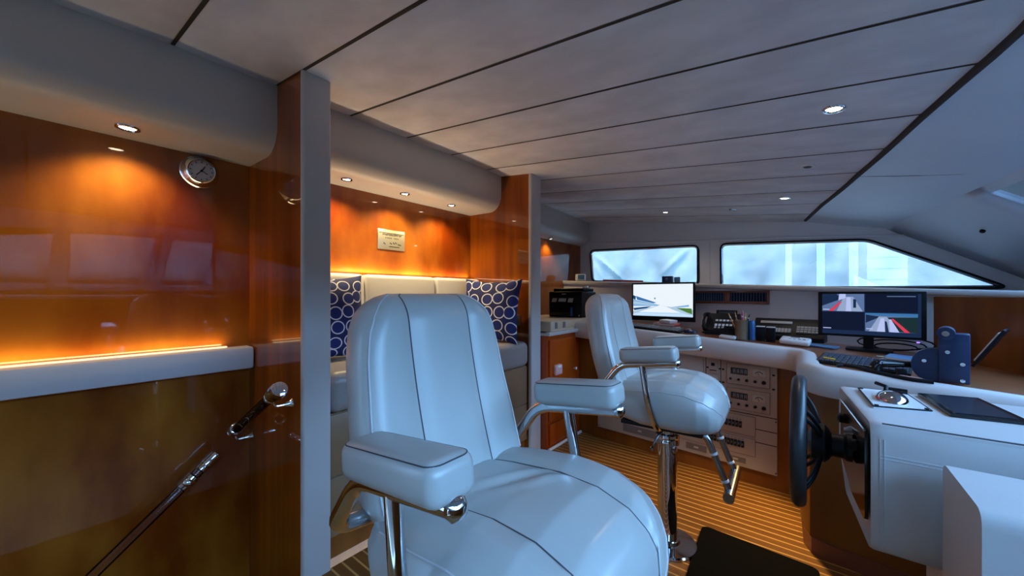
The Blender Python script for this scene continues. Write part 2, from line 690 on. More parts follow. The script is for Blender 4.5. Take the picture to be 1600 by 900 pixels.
# ------------------------------------------------------------------ aft bulkhead, partitions and posts
b = B()
b.box((XB - 0.04, 1.5, 0.85), (0.08, 6.2, 3.3))
struct(b, 'wall_aft', M['wood'], 'varnished cherry aft bulkhead')


def partition(y0, y1, n):
    b = B()
    b.box(((XB + XP) / 2 - 0.01, (y0 + y1) / 2, 0.75), (XP - XB - 0.02, y1 - y0, 3.05))
    struct(b, 'wall_partition_%s' % n[0], M['wood_div'], n[1])
    b = B()
    b.prism(rrect(0.035, y1 - y0 + 0.012, 0.012, 4, XP - 0.004, (y0 + y1) / 2), lambda x, y: V(x, y, -0.0), lambda x, y: V(x, y, zc(XP, y) + 0.005))
    struct(b, n[2], M['trim_leather'], n[3])


partition(0.718, 0.828, ('near', 'varnished cherry partition beside the stairwell', 'trim_3', 'grey leather post on the end of the near partition'))
partition(2.405, 2.525, ('far', 'varnished cherry partition at the far end of the settee', 'trim_4', 'grey leather post on the end of the far partition'))


def soffit(y0, y1, xf, zb, name, label):
    b = B()
    rs = []
    for i in range(25):
        y = y0 + (y1 - y0) * i / 24
        pr = [V(XB, y, zc(XB, y) + 0.008), V(xf, y, zc(xf, y) + 0.008)]
        rr = 0.125
        for k in range(9):
            a = R(90.0 * k / 8)
            pr.append(V(xf - rr + rr * math.cos(a), y, zb + rr - rr * math.sin(a)))
        pr.append(V(XB, y, zb + 0.005))
        rs.append(pr)
    b.rings(rs, True)
    struct(b, name, M['soffit'], label)


soffit(-1.8, 0.718, -2.0, 1.935, 'trim_5', 'rounded vinyl soffit over the stairwell')
soffit(0.828, 2.405, -2.02, 1.945, 'trim_6', 'rounded vinyl soffit over the settee')
soffit(2.525, YW - 0.02, -2.24, 1.88, 'trim_7', 'rounded vinyl soffit over the printer corner')

# padded white ledge over the stairwell, with LED strip behind it
b = B()
b.box((-2.335, -0.54, 0.92), (0.09, 2.51, 0.115), bev=0.015)
struct(b, 'trim_8', M['ledge'], 'white padded ledge along the stairwell bulkhead')
b = B()
b.box((-2.355, -0.54, 0.981), (0.022, 2.3, 0.006))
struct(b, 'trim_9', M['led_strip'], 'warm strip light on the padded ledge')

# port side wall (behind the camera) with window added to light the starboard panel
b = B()
zt = 2.3
for (x0, x1, z0, z1) in ((-2.42, 1.98, -0.03, 1.35), (-2.42, 1.98, 1.85, 2.33), (-2.42, 0.70, 1.35, 1.85), (1.55, 1.98, 1.35, 1.85)):
    b.box(((x0 + x1) / 2, -1.84, (z0 + z1) / 2), (x1 - x0, 0.06, z1 - z0))
struct(b, 'wall_port', M['panel_grey'], 'port side wall')
b = B()
b.box((1.125, -1.85, 1.60), (0.85, 0.008, 0.50))
struct(b, 'window_9', M['glass'], 'unseen port side window added to light the starboard panel')

# ------------------------------------------------------------------ starboard wall with two windows
W1 = [(-2.235, 1.815), (-0.955, 1.778), (-0.955, 1.35), (-2.205, 1.415)]
W2 = [(-0.74, 1.776), (0.378, 1.722), (1.14, 1.30), (-0.735, 1.31)]


def round_poly(P, r, n=5):
    out = []
    m = len(P)
    for i in range(m):
        a, c, d = Vector(P[i - 1]), Vector(P[i]), Vector(P[(i + 1) % m])
        s, e = c + (a - c).normalized() * r, c + (d - c).normalized() * r
        for j in range(n + 1):
            t = j / n
            out.append(tuple((1 - t) ** 2 * s + 2 * t * (1 - t) * c + t * t * e))
    return out


def scale_poly(P, d):
    c = sum((Vector(p) for p in P), Vector((0, 0))) / len(P)
    out = []
    m = len(P)
    for i in range(m):
        a, q, e = Vector(P[i - 1]), Vector(P[i]), Vector(P[(i + 1) % m])
        n1 = Vector((-(q - a).y, (q - a).x)).normalized()
        n2 = Vector((-(e - q).y, (e - q).x)).normalized()
        nn = (n1 + n2).normalized()
        if nn.dot(q - c) < 0:
            nn = -nn
        out.append(tuple(q + nn * d))
    return out


H1, H2 = round_poly(W1, 0.06), [p for p in round_poly(W2, 0.06)]
b = B()


def ring_edges(bm, P, y):
    vs = [bm.verts.new((p[0], y, p[1])) for p in P]
    return [bm.edges.new((vs[i], vs[(i + 1) % len(vs)])) for i in range(len(vs))]


t = bmesh.new()
ed = ring_edges(t, [(-2.45, 0.8), (1.9, 0.8), (1.9, 2.3), (-2.45, 2.3)], YW) + ring_edges(t, H1, YW) + ring_edges(t, H2, YW)
bmesh.ops.triangle_fill(t, use_beauty=True, use_dissolve=False, edges=ed)
ex = bmesh.ops.extrude_face_region(t, geom=list(t.faces))
bmesh.ops.translate(t, vec=(0, 0.05, 0), verts=[v for v in ex['geom'] if isinstance(v, bmesh.types.BMVert)])
b._merge(t, 0)
struct(b, 'wall_starboard', M['panel_grey'], 'grey vinyl starboard side wall', smooth=0)
b = B()
b.tube([(x, YW - 0.012, z) for x, z in ((-2.3, 1.915), (-1.5, 1.855), (-0.8, 1.815), (-0.2, 1.79), (0.38, 1.752), (0.60, 1.735))], 0.012, 8)
b.tube([(-0.845, YW - 0.004, 1.38), (-0.845, YW - 0.004, 1.82)], 0.004, 6)
struct(b, 'trim_10', M['panel_grey'], 'thin moulding above the side windows')

# frames, panes
for i, P in enumerate((H1, H2)):
    o = bpy.data.objects.new('window_%d' % (i + 1), None)
    COL.objects.link(o)
    o['kind'] = 'structure'
    o['label'] = ('left', 'right')[i] + ' side window'
    b = B()
    n = len(P)
    po = scale_poly(P, 0.010)
    pi_ = scale_poly(P, -0.005)
    b.rings([[V(*(q[k][0], y, q[k][1])) for q, y in ((po, YW + 0.002), (po, YW - 0.014), (P, YW - 0.018), (pi_, YW - 0.008), (pi_, YW + 0.03), (po, YW + 0.03))] for k in list(range(n)) + [0]], False)
    b.build('window_frame', M['black'], o)
    b = B()
    pj = scale_poly(P, -0.018)
    b.rings([[V(*(q[k][0], y, q[k][1])) for q, y in ((pi_, YW - 0.006), (pj, YW + 0.002), (pj, YW + 0.02), (pi_, YW + 0.02))] for k in list(range(n)) + [0]], False)
    b.build('window_rim', M['chrome'], o)
    b = B()
    b.prism(scale_poly(P, -0.008), lambda x, z: V(x, YW + 0.016, z), lambda x, z: V(x, YW + 0.021, z))
    b.build('pane', M['glass'], o)

# outside fabric covers with creases
for i, (x0, x1, z0, z1, lab) in enumerate(((-2.36, -0.86, 1.28, 1.9, 'white mesh cover with diagonal creases outside the left side window'), (-0.82, 1.25, 1.25, 1.86, 'white mesh cover hung outside the right side window with sloping top'))):
    b = B()
    nx, nz = 90, 30
    rs = []
    for j in range(nz + 1):
        row = []
        for k in range(nx + 1):
            x = x0 + (x1 - x0) * k / nx
            z = z0 + (z1 - z0) * j / nz
            u, v = (x - x0), (z - z0)
            y = YW + 0.085 + 0.006 * math.sin(9 * u + 3 * v) + 0.004 * math.sin(23 * u - 11 * v)
            if i == 0:
                for (ax, az, bx, bz, amp) in ((0.12, 0.5, 0.55, 0.12, 0.045), (1.3, 0.5, 1.0, 0.22, 0.025), (0.1, 0.42, 0.3, 0.1, 0.02)):
                    dx, dz = bx - ax, bz - az
                    L_ = math.hypot(dx, dz)
                    s = ((u - ax) * dx + (v - az) * dz) / L_
                    d = abs((u - ax) * dz - (v - az) * dx) / L_
                    y += amp * math.exp(-(d / 0.03) ** 2) * max(0, min(1, s / L_ * 3, (L_ - s) / L_ * 3 + 0.4) if 0 < s < L_ * 1.1 else 0)
            row.append(V(x, y, z))
        rs.append(row)
    b.rings(rs, False, closed=False)
    tag(b.build('window_cover', M['sheer']), lab, 'window cover')

# outside world beyond the windows
b = B()
b.prism([(1.98, -2.1), (1.98, 4.7), (4.5, 3.9), (6.5, 1.3), (4.5, -1.3)], lambda x, y: V(x, y, 1.05), lambda x, y: V(x, y, 1.12 - 0.02 * x))  # unseen foredeck, added to bounce daylight up to the ceiling
struct(b, 'deck', M['hull_white'], 'unseen white foredeck added to bounce daylight up through the windshield')
b = B()
nn = 40
rs = []
for i in range(nn + 1):
    x = -16 + 34 * i / nn
    h = 8.0 + 1.2 * math.sin(x * 0.35) + 0.5 * math.sin(x * 1.1 + 1)
    rs.append([V(x, 15.0 + 0.6 * math.sin(x * 2.1), -1.4), V(x, 16.2 + 0.5 * math.sin(x * 3.3), h * 0.4), V(x, 18, h * 0.8), V(x, 21, h)])
b.rings(rs, False, closed=False)
struct(b, 'hills', M['hill'], 'wooded shore beyond the side windows')
b = B()
b.box((1, 9.9, -1.5), (44, 10.6, 0.1))
struct(b, 'water', M['water'], 'harbour water')
for (x, ww, lab) in ((-0.25, 0.07, 'pale post seen through the right window cover, leftmost of three'), (0.10, 0.085, 'pale post seen through the right window cover, middle of three'), (0.43, 0.085, 'pale post seen through the right window cover, beside the broad pale board')):
    b = B((x, 6.6, -1.45))
    b.prism(rrect(ww, ww, 0.02, 3, x, 6.6), lambda a, c: V(a, c, -1.45), lambda a, c: V(a, c, 2.6))
    tag(b.build('dock_post', M['hull_white']), lab, 'post', 'dock posts outside the right window')
b = B((0.75, 6.7, -1.45))
b.box((0.75, 6.7, 0.5), (0.36, 0.06, 3.9), bev=0.01)
for k in range(5):
    b.box((0.75, 6.668, 1.3 + 0.14 * k), (0.36, 0.01, 0.012), mi=1)
tag(b.build('dock_board', [M['hull_white'], M['offwhite']]), 'broad pale board seen through the right window cover', 'board')

# ------------------------------------------------------------------ ledge and panel under the side windows
LF = lambda x: 3.605 - 0.1645 * x
LZ = lambda x: 1.313 - 0.0445 * x
b = B()
rs = []
for i in range(17):
    x = -2.40 + 3.6 * i / 16
    y, z = LF(x), LZ(x)
    rs.append([V(x, YW, z + 0.004), V(x, y + 0.02, z), V(x, y + 0.004, z - 0.008), V(x, y, z - 0.022), V(x, y + 0.004, z - 0.036), V(x, y + 0.02, z - 0.042), V(x, YW, z - 0.042)])
b.rings(rs, True)
struct(b, 'trim_11', M['console_leather'], 'pale padded ledge under the side windows')
b = B()
rs = []
for i in range(17):
    x = -2.40 + 3.6 * i / 16
    y = LF(x) + 0.03
    rs.append([V(x, y, 0.2), V(x, y, LZ(x) - 0.03), V(x, y + 0.03, LZ(x) - 0.03), V(x, y + 0.03, 0.2)])
b.rings(rs, True)
struct(b, 'wall_panel', M['panel_grey'], 'grey padded panel behind the desk')
b = B()
b.prism([(0.60, 3.49), (0.63, 3.50), (0.92, 2.75), (0.89, 2.74)], lambda x, y: V(x, y, 0.85), lambda x, y: V(x, y, 1.235))
struct(b, 'trim_12', M['wood_low'], 'wooden panel at the front end of the desk')

# ------------------------------------------------------------------ desk and helm base
RK_Y = lambda x: 2.9 - 0.103 * x
desk = thing('desk', 'long wooden desk with padded leather front edge below the side windows', 'desk', (-0.8, 3.3, 0))
off = desk.location
b = B(off)
front = [(-1.66, RK_Y(-1.66) - 0.03), (-0.085, RK_Y(-0.085) - 0.03), (-0.035, 2.80), (-0.02, 2.36), (0.03, 2.27), (0.6, 2.17), (1.15, 2.08)]
top = front + [(1.15, 3.3), (0.6, 3.53)] + [(x, LF(x) + 0.025) for x in (0.3, -0.3, -1.0, -1.66)]
b.prism(top, lambda x, y: V(x, y, zd(x) - 0.03), lambda x, y: V(x, y, zd(x) - 0.004))
b.build('desktop', M['wood_desk'], desk)
b = B(off)
path = arc([V(x, y, zd(x)) for x, y in front], 0.045, 6)
prof = [(0.055, -0.002), (0.05, 0.006), (0.03, 0.012), (0.0, 0.010), (-0.022, 0.0), (-0.034, -0.02), (-0.038, -0.06), (-0.032, -0.105), (-0.02, -0.122), (0.02, -0.124), (0.05, -0.11)]
rs = []
for i, p in enumerate(path):
    a = path[max(0, i - 1)]
    c = path[min(len(path) - 1, i + 1)]
    d = (c - a)
    d.z = 0
    d.normalize()
    n_ = V(-d.y, d.x, 0)
    rs.append([p + n_ * u + V(0, 0, v) for u, v in prof])
b.rings(rs, True)
b.build('padded_edge', M['console_leather'], desk)
b = B(off)
b.prism([(-1.655, RK_Y(-1.655) + 0.012), (-0.07, RK_Y(-0.07) + 0.012), (-0.07, 3.1), (-1.655, 3.25)], lambda x, y: V(x, y, 0.0), lambda x, y: V(x, y, zd(x) - 0.03))
b.build('front_panel', M['wood_low'], desk)
b = B(off)
hb = [(-0.07, 3.05), (-0.055, 2.75), (-0.035, 2.42), (-0.005, 2.345), (0.06, 2.325), (0.6, 2.23), (1.12, 2.14), (1.12, 3.2)]
b.prism(hb, lambda x, y: V(x, y, 0.06), lambda x, y: V(x, y, zd(x) - 0.03))
b.build('helm_base', M['wood_low'], desk)
b = B(off)
b.prism([(-0.06, 3.05), (-0.05, 2.75), (-0.03, 2.40), (0.0, 2.33), (0.06, 2.31), (0.6, 2.215), (1.13, 2.125), (1.13, 3.2)], lambda x, y: V(x, y, 0.0), lambda x, y: V(x, y, 0.075))
b.build('plinth', M['wood_frame'], desk)

# instrument rack in the desk front
rack = thing('instrument_panel', 'beige instrument panel with radios and breaker rows in the desk front', 'instrument panel', (-0.82, RK_Y(-0.82), 0.10))
off = rack.location
ang = -math.atan(0.103)


def rbox(b, x0, x1, z0, z1, dep0, dep1, mi=0, bev=0.0):
    """box on the rack face: x and z extents, dep measured out of the face"""
    xm = (x0 + x1) / 2
    nrm = V(-0.1025, -0.9947, 0)
    c = V(xm, RK_Y(xm), (z0 + z1) / 2) + nrm * (dep0 + dep1) / 2
    b.box(c, (x1 - x0, dep1 - dep0, z1 - z0), (0, 0, ang), bev, 2, mi)


def rpt(x, z, dep):
    return V(x, RK_Y(x), z) + V(-0.1025, -0.9947, 0) * dep


b = B(off)
rbox(b, -1.46, -0.165, 0.10, 0.815, -0.01, 0.006)
for (x, z) in ((-0.175, 0.115), (-0.175, 0.44), (-0.175, 0.46), (-0.175, 0.80), (-1.44, 0.115)):
    b.cyl(rpt(x, z, 0.004), rpt(x, z, 0.009), 0.004, seg=10, mi=1)
for z in (0.46, 0.285, 0.37):
    rbox(b, -0.335 if z != 0.46 else -0.49, -0.168, z - 0.0025, z + 0.0025, 0.004, 0.0068, 1)
rbox(b, -0.492, -0.488, 0.46, 0.81, 0.004, 0.0068, 1)
rbox(b, -0.587, -0.583, 0.46, 0.81, 0.004, 0.0068, 1)
b.build('backing', [M['rack'], M['black']], rack)
for k, (z0, z1) in enumerate(((0.645, 0.785), (0.48, 0.62))):
    b = B(off)
    rbox(b, -0.452, -0.205, z0, z1, 0.0, 0.012, 0, 0.003)
    rbox(b, -0.449, -0.208, z0 + 0.003, z1 - 0.003, 0.010, 0.0125, 0)
    for (a0, a1, c0, c1) in ((-0.452, -0.205, z1 - 0.002, z1), (-0.452, -0.205, z0, z0 + 0.002), (-0.452, -0.45, z0, z1), (-0.207, -0.205, z0, z1)):
        rbox(b, a0, a1, c0, c1, 0.011, 0.0135, 1)
    radio = b.build('radio', [M['rack'], M['rack_line']], rack)
    b = B(off)
    rbox(b, -0.428, -0.328, z1 - 0.072, z1 - 0.028, 0.010, 0.015, 0, 0.002)
    for q in range(4):
        x = -0.412 + 0.022 * q
        rbox(b, x, x + 0.013, z1 - 0.040, z1 - 0.037, 0.014, 0.0156, 1)
        rbox(b, x, x + 0.013, z1 - 0.052, z1 - 0.049, 0.014, 0.0156, 1)
        rbox(b, x, x + 0.003, z1 - 0.064, z1 - 0.037, 0.014, 0.0156, 1)
        rbox(b, x + 0.010, x + 0.013, z1 - 0.064, z1 - 0.037, 0.014, 0.0156, 1)
    b.build('display', [M['lcd'], M['lcd_digit']], radio)
    b = B(off)
    rbox(b, -0.300, -0.228, z1 - 0.070, z1 - 0.026, 0.010, 0.014, 0, 0.002)
    b.tube([rpt(-0.264 + 0.024 * math.cos(R(30 + 12 * q)), z1 - 0.064 + 0.026 * math.sin(R(30 + 12 * q)), 0.0145) for q in range(11)], 0.002, 6, 1)
    b.tube([rpt(-0.264, z1 - 0.066, 0.0145), rpt(-0.270, z1 - 0.044, 0.0145)], 0.0012, 6, 1)
    b.build('meter', [M['offwhite'], M['black']], radio)
    for q in range(5):
        b = B(off)
        rr = (0.007, 0.008, 0.009, 0.009, 0.012)[q]
        p = rpt(-0.428 + 0.0475 * q, z1 - 0.105, 0.010)
        nrm = V(-0.1025, -0.9947, 0)
        b.lathe([(rr * 1.15, 0), (rr, 0.004), (rr * 0.9, 0.014), (rr * 0.6, 0.016)], p, nrm, 14)
        b.build('knob', M['black'], radio)
for (z0, z1) in ((0.70, 0.785), (0.60, 0.685), (0.49, 0.585)):
    b = B(off)
    rbox(b, -0.568, -0.508, z0, z1, 0.0, 0.010, 0, 0.002)
    rbox(b, -0.550, -0.527, z1 - 0.035, z1 - 0.014, 0.008, 0.013, 1)
    rbox(b, -0.560, -0.516, z0 + 0.016, z0 + 0.022, 0.008, 0.012, 1)
    b.build('switch_plate', [M['rack'], M['black']], rack)
for z in (0.73, 0.64):
    for x0 in (-0.580, -0.502, -0.482, -0.194):
        b = B(off)
        rbox(b, x0, x0 + 0.014, z, z + 0.010, 0.004, 0.010)
        b.build('latch', M['black'], rack)
for (x0, x1, z0, z1) in ((-0.66, -0.285, 0.315, 0.445), (-0.92, -0.285, 0.185, 0.30)):
    b = B(off)
    rbox(b, x0, x1, z0, z1, 0.0, 0.009, 0, 0.002)
    for (a0, a1, c0, c1) in ((x0, x1, z1 - 0.002, z1), (x0, x1, z0, z0 + 0.002), (x0, x0 + 0.002, z0, z1), (x1 - 0.002, x1, z0, z1)):
        rbox(b, a0, a1, c0, c1, 0.008, 0.0102, 1)
    bp = b.build('breaker_panel', [M['rack'], M['rack_line']], rack)
    b = B(off)
    x = x0 + 0.05
    while x < x1 - 0.08:
        rbox(b, x, x + 0.017, z0 + 0.045, z0 + 0.088, 0.008, 0.016, 0, 0.002)
        rbox(b, x + 0.005, x + 0.012, z0 + 0.062, z0 + 0.074, 0.014, 0.021, 1)
        rbox(b, x + 0.003, x + 0.014, z0 + 0.096, z0 + 0.101, 0.008, 0.0095, 1)
        x += 0.021
    b.build('breaker_switches', [M['black'], M['grey']], bp)
for (x0, x1, z0, z1) in ((-1.22, -0.93, 0.125, 0.185), (-0.72, -0.58, 0.125, 0.170), (-0.46, -0.34, 0.125, 0.160)):
    b = B(off)
    rbox(b, x0, x1, z0, z1, 0.002, 0.0085)
    rbox(b, (x0 + x1) / 2 - 0.015, (x0 + x1) / 2 + 0.015, (z0 + z1) / 2 - 0.006, (z0 + z1) / 2 + 0.006, 0.008, 0.0092, 1)
    b.build('name_strip', [M['rack_label'], M['offwhite']], rack)
for (x0, x1, z0, z1) in ((-0.90, -0.60, 0.50, 0.80), (-1.42, -0.95, 0.50, 0.80), (-1.36, -0.96, 0.215, 0.30)):
    b = B(off)
    rbox(b, x0, x1, z0, z1, 0.0, 0.008, 0, 0.002)
    for (a0, a1, c0, c1) in ((x0, x1, z1 - 0.002, z1), (x0, x1, z0, z0 + 0.002), (x0, x0 + 0.002, z0, z1), (x1 - 0.002, x1, z0, z1)):
        rbox(b, a0, a1, c0, c1, 0.007, 0.009, 1)
    b.build('cover_plate', [M['rack'], M['rack_line']], rack)

# ------------------------------------------------------------------ aft cabinet with tray and printer
cab = thing('cabinet', 'reddish cherry cabinet with white lip beyond the far partition post', 'cabinet', (-2.0, 2.8, 0))
off = cab.location
b = B(off)
b.box((-2.02, 3.07, 0.46), (0.72, 1.07, 0.92))
b.build('body', M['wood_red'], cab)
b = B(off)
b.box((-1.652, 2.775, 0.55), (0.02, 0.42, 0.66), bev=0.004)
dr = b.build('door', M['wood_red'], cab)
b = B(off)
b.lathe([(0.006, 0), (0.006, 0.012), (0.013, 0.017), (0.013, 0.024), (0.006, 0.028)], (-1.643, 2.955, 0.60), (1, 0, 0), 16)
b.build('knob', M['white'], dr)
b = B(off)
b.box((-1.652, 2.775, 0.115), (0.02, 0.42, 0.17), bev=0.004)
b.build('drawer', M['wood_red'], cab)
b = B(off)
b.box((-1.645, 2.80, 0.935), (0.04, 0.54, 0.026), bev=0.01)
b.box((-2.0, 2.80, 0.925), (0.74, 0.54, 0.015))
b.build('lip', M['offwhite'], cab)
b = B()
b.tube([(-1.632, 2.53, 0.012), (-1.632, 3.06, 0.012)], 0.012, 8)
struct(b, 'baseboard_aft', M['white'], 'white base strip along the aft cabinet')
b = B((-1.63, 2.66, 0.63))
b.box((-1.625, 2.655, 0.635), (0.035, 0.10, 0.085), bev=0.012, seg=3)
b.box((-1.606, 2.655, 0.662), (0.006, 0.05, 0.02), bev=0.002, mi=1)
tag(b.build('tissue_pouch', [M['pink'], M['white']]), 'small pink pouch hanging on the reddish cabinet front', 'pouch')

b = B((-1.9, 3.30, 0.95))
b.box((-1.985, 3.06, 0.99), (0.63, 0.88, 0.075), bev=0.01)
for x in (-1.835, -1.755):
    b.box((-1.6685, 2.64 + (x + 1.835) * 1.6 + 0.06, 0.99), (0.006, 0.036, 0.05), mi=1)
b.box((-1.985, 3.06, 0.949), (0.64, 0.90, 0.014), bev=0.004)
tag(b.build('printer_tray', [M['tray'], M['grey']]), 'cream tray with two dark slots under the black printer', 'tray')

pr = thing('printer', 'black multifunction printer with grey keypad on cream tray', 'printer', (-1.88, 3.35, 1.028))
b = B()
b.box((0, 0, 0.125), (0.37, 0.30, 0.25), bev=0.012, seg=3)
b.box((0, 0.02, 0.265), (0.34, 0.22, 0.035), bev=0.012, seg=3)
b.build('body', M['black'], pr)
b = B()
b.box((-0.02, -0.154, 0.165), (0.26, 0.03, 0.055), (R(-25), 0, 0), bev=0.005)
kp = b.build('control_panel', M['black_gloss'], pr)
b = B()
b.box((-0.015, -0.172, 0.168), (0.08, 0.006, 0.034), (R(-25), 0, 0))
b.build('screen', M['offwhite'], kp)
for x in (-0.105, 0.075):
    b = B()
    b.box((x, -0.172, 0.166), (0.052, 0.006, 0.042), (R(-25), 0, 0), bev=0.002)
    b.build('keypad', M['offwhite'], kp)
b = B()
b.box((-0.03, -0.152, 0.115), (0.30, 0.008, 0.012), mi=0)
b.box((-0.03, -0.154, 0.05), (0.27, 0.012, 0.075), bev=0.004)
b.box((0.08, -0.162, 0.055), (0.018, 0.006, 0.08), mi=1)
b.box((-0.01, -0.153, 0.225), (0.045, 0.003, 0.010), mi=2)
b.box((0.155, -0.152, 0.02), (0.012, 0.004, 0.014), mi=2)
b.box((-0.155, -0.152, 0.02), (0.010, 0.004, 0.012), mi=2)
b.build('paper_drawer', [M['black_gloss'], M['blue'], M['offwhite']], pr)
b = B((-1.76, 3.35, 1.29))
b.box((-1.74, 3.36, 1.322), (0.05, 0.05, 0.026), (0, 0, 0.3), bev=0.008)
b.box((-1.72, 3.36, 1.313), (0.09, 0.06, 0.004))
tag(b.build('tape_roll', M['white']), 'small white pack lying on top of the black printer', 'pack')

# ------------------------------------------------------------------ settee between the partitions
st = thing('settee', 'built-in settee with grey leather seat and cream backrest between the partitions', 'settee', (-2.0, 1.6, 0))
off = st.location
b = B(off)
b.box((-2.07, 1.6165, 0.40), (0.62, 1.57, 0.58))
b.build('base', M['bench_front'], st)
for j, (z0, z1) in enumerate(((0.115, 0.39), (0.40, 0.685))):
    for k in range(3):
        b = B(off)
        b.box((-1.757, 0.832 + 0.2617 + 0.5233 * k, (z0 + z1) / 2), (0.016, 0.512, z1 - z0), bev=0.004)
        b.build('drawer_front', M['bench_front'], st)
b = B(off)
b.box((-2.08, 1.6165, 0.06), (0.62, 1.57, 0.11))
b.build('kick_board', M['wood_low'], st)
for k, (y0, y1) in enumerate(((0.832, 1.62), (1.62, 2.40))):
    b = B(off)
    b.box((-2.05, (y0 + y1) / 2, 0.788), (0.655, y1 - y0 - 0.004, 0.195), bev=0.05, seg=5)
    b.build('seat_cushion', M['bench_leather'], st)
for k, (y0, y1) in enumerate(((0.832, 1.32), (1.32, 1.90), (1.90, 2.40))):
    b = B(off)
    b.box((-2.295, (y0 + y1) / 2, 1.13), (0.12, y1 - y0 - 0.003, 0.50), (0, R(-3), 0), bev=0.03, seg=4)
    b.build('back_cushion', M['cream'], st)
b = B(off)
b.box((-2.366, 1.6165, 1.372), (0.014, 1.5, 0.006))
b.build('strip_light', M['led_strip'], st)


def pillow(name, label, loc, rot, w_, h_, t_):
    b = B()
    n = 36
    uvs = {}
    lay = b.bm.loops.layers.uv.new('UVMap')
    for side in (1, -1):
        vs = []
        for j in range(n + 1):
            row = []
            for i in range(n + 1):
                u, v = -1 + 2 * i / n, -1 + 2 * j / n
                edge = (1 - abs(u) ** 2.6) * (1 - abs(v) ** 2.6)
                z = side * t_ / 2 * max(0, edge) ** 0.55
                pin = 1 - 0.10 * (1 - v * v) * abs(u) ** 1.5
                pin2 = 1 - 0.12 * (1 - u * u) * abs(v) ** 1.5
                vt = b.bm.verts.new((u * pin * w_ / 2, z, v * pin2 * h_ / 2))
                uvs[vt] = ((u + 1) / 2, (v + 1) / 2 * h_ / w_)
                row.append(vt)
            vs.append(row)
        for j in range(n):
            for i in range(n):
                f = b.bm.faces.new((vs[j][i], vs[j][i + 1], vs[j + 1][i + 1], vs[j + 1][i]))
                for l in f.loops:
                    l[lay].uv = uvs[l.vert]
    o = b.build(name, M['rings'])
    o.location = loc
    o.rotation_euler = rot
    return tag(o, label, 'pillow', 'ring print pillows on the settee')


pillow('throw_pillow', 'navy throw pillow with white rings propped against the far partition', (-1.955, 2.20, 1.125), (R(-8), R(1), R(14)), 0.50, 0.50, 0.15)
pillow('throw_pillow', 'navy throw pillow with white rings half hidden behind the near grey post', (-2.13, 1.035, 1.12), (R(-9), 0, R(86)), 0.40, 0.50, 0.16)

# socket on the far partition
b = B((-1.86, 2.40, 1.04))
b.box((-1.862, 2.401, 1.045), (0.09, 0.012, 0.085), bev=0.003)
b.box((-1.875, 2.392, 1.045), (0.045, 0.02, 0.055), bev=0.004, mi=1)
tag(b.build('wall_socket', [M['bronze'], M['black']]), 'black wall socket on the far partition beside the pillow', 'socket')

# plaque
pq = thing('plaque', 'small brass plaque with engraved lines on bulkhead above the settee', 'plaque', (XB + 0.004, 1.597, 1.642))
b = B()
b.box((0, 0, 0), (0.006, 0.222, 0.142), bev=0.0015)
b.build('plate', M['brass'], pq)
b = B()
mt = Matrix(((0, 0, 1, 0.0034), (1, 0, 0, 0), (0, 1, 0, 0), (0, 0, 0, 1)))
b.box((0.0034, 0, 0.046), (0.0008, 0.206, 0.005))
rnd = random.Random(3)
for k in range(15):                                       # the worn, illegible heading
    b.box((0.0034, -0.07 + 0.0105 * k, 0.036 + rnd.uniform(-0.002, 0.002)), (0.0008, rnd.uniform(0.005, 0.009), rnd.uniform(0.008, 0.016)))
for k in range(10):
    if k != 5:
        b.box((0.0034, -0.05 + 0.0115 * k, 0.012), (0.0008, rnd.uniform(0.004, 0.007), rnd.uniform(0.006, 0.010)))
for k, (y, z) in enumerate(((-0.064, -0.028), (-0.056, -0.032), (-0.012, -0.024), (-0.004, -0.028), (0.012, -0.02), (0.020, -0.026), (0.029, -0.019), (0.04, -0.022), (0.055, -0.029), (0.064, -0.03), (0.073, -0.032))):
    b.box((0.0034, y, z), (0.0008, 0.006, 0.011), (R(25 if k % 2 else -20), 0, 0))
b.box((0.0034, 0.02, -0.049), (0.0008, 0.085, 0.006))
b.build('engraving', M['engraved'], pq)

# gauge
gg = thing('wall_gauge', 'round chrome wall gauge with pale dial on the stairwell bulkhead', 'gauge', (XB, 0.505, 1.855))
b = B()
b.lathe([(0.078, 0), (0.078, 0.008), (0.070, 0.018), (0.060, 0.040), (0.054, 0.046), (0.050, 0.044), (0.050, 0.034)], (0, 0, 0), (1, 0, 0), 40)
b.build('bezel', M['chrome'], gg)
b = B()
b.lathe([(0.052, 0.034), (0.052, 0.037)], (0, 0, 0), (1, 0, 0), 36)
for k in range(12):
    a = R(30 * k)
    b.box((0.0385, 0.042 * math.sin(a), 0.042 * math.cos(a)), (0.001, 0.003, 0.008), (-a, 0, 0), mi=1)
b.build('dial', [M['dial'], M['black']], gg)
b = B()
b.box((0.041, 0.006, 0.010), (0.001, 0.004, 0.034), (R(-30), 0, 0))
b.box((0.041, -0.010, -0.012), (0.001, 0.004, 0.034), (R(-40), 0, 0))
b.box((0.041, 0.012, -0.006), (0.001, 0.003, 0.028), (R(60), 0, 0))
b.cyl((0.038, 0, 0), (0.043, 0, 0), 0.005, seg=12)
b.build('hands', M['black'], gg)

# ------------------------------------------------------------------ stair handrails: clear rods in chrome fittings


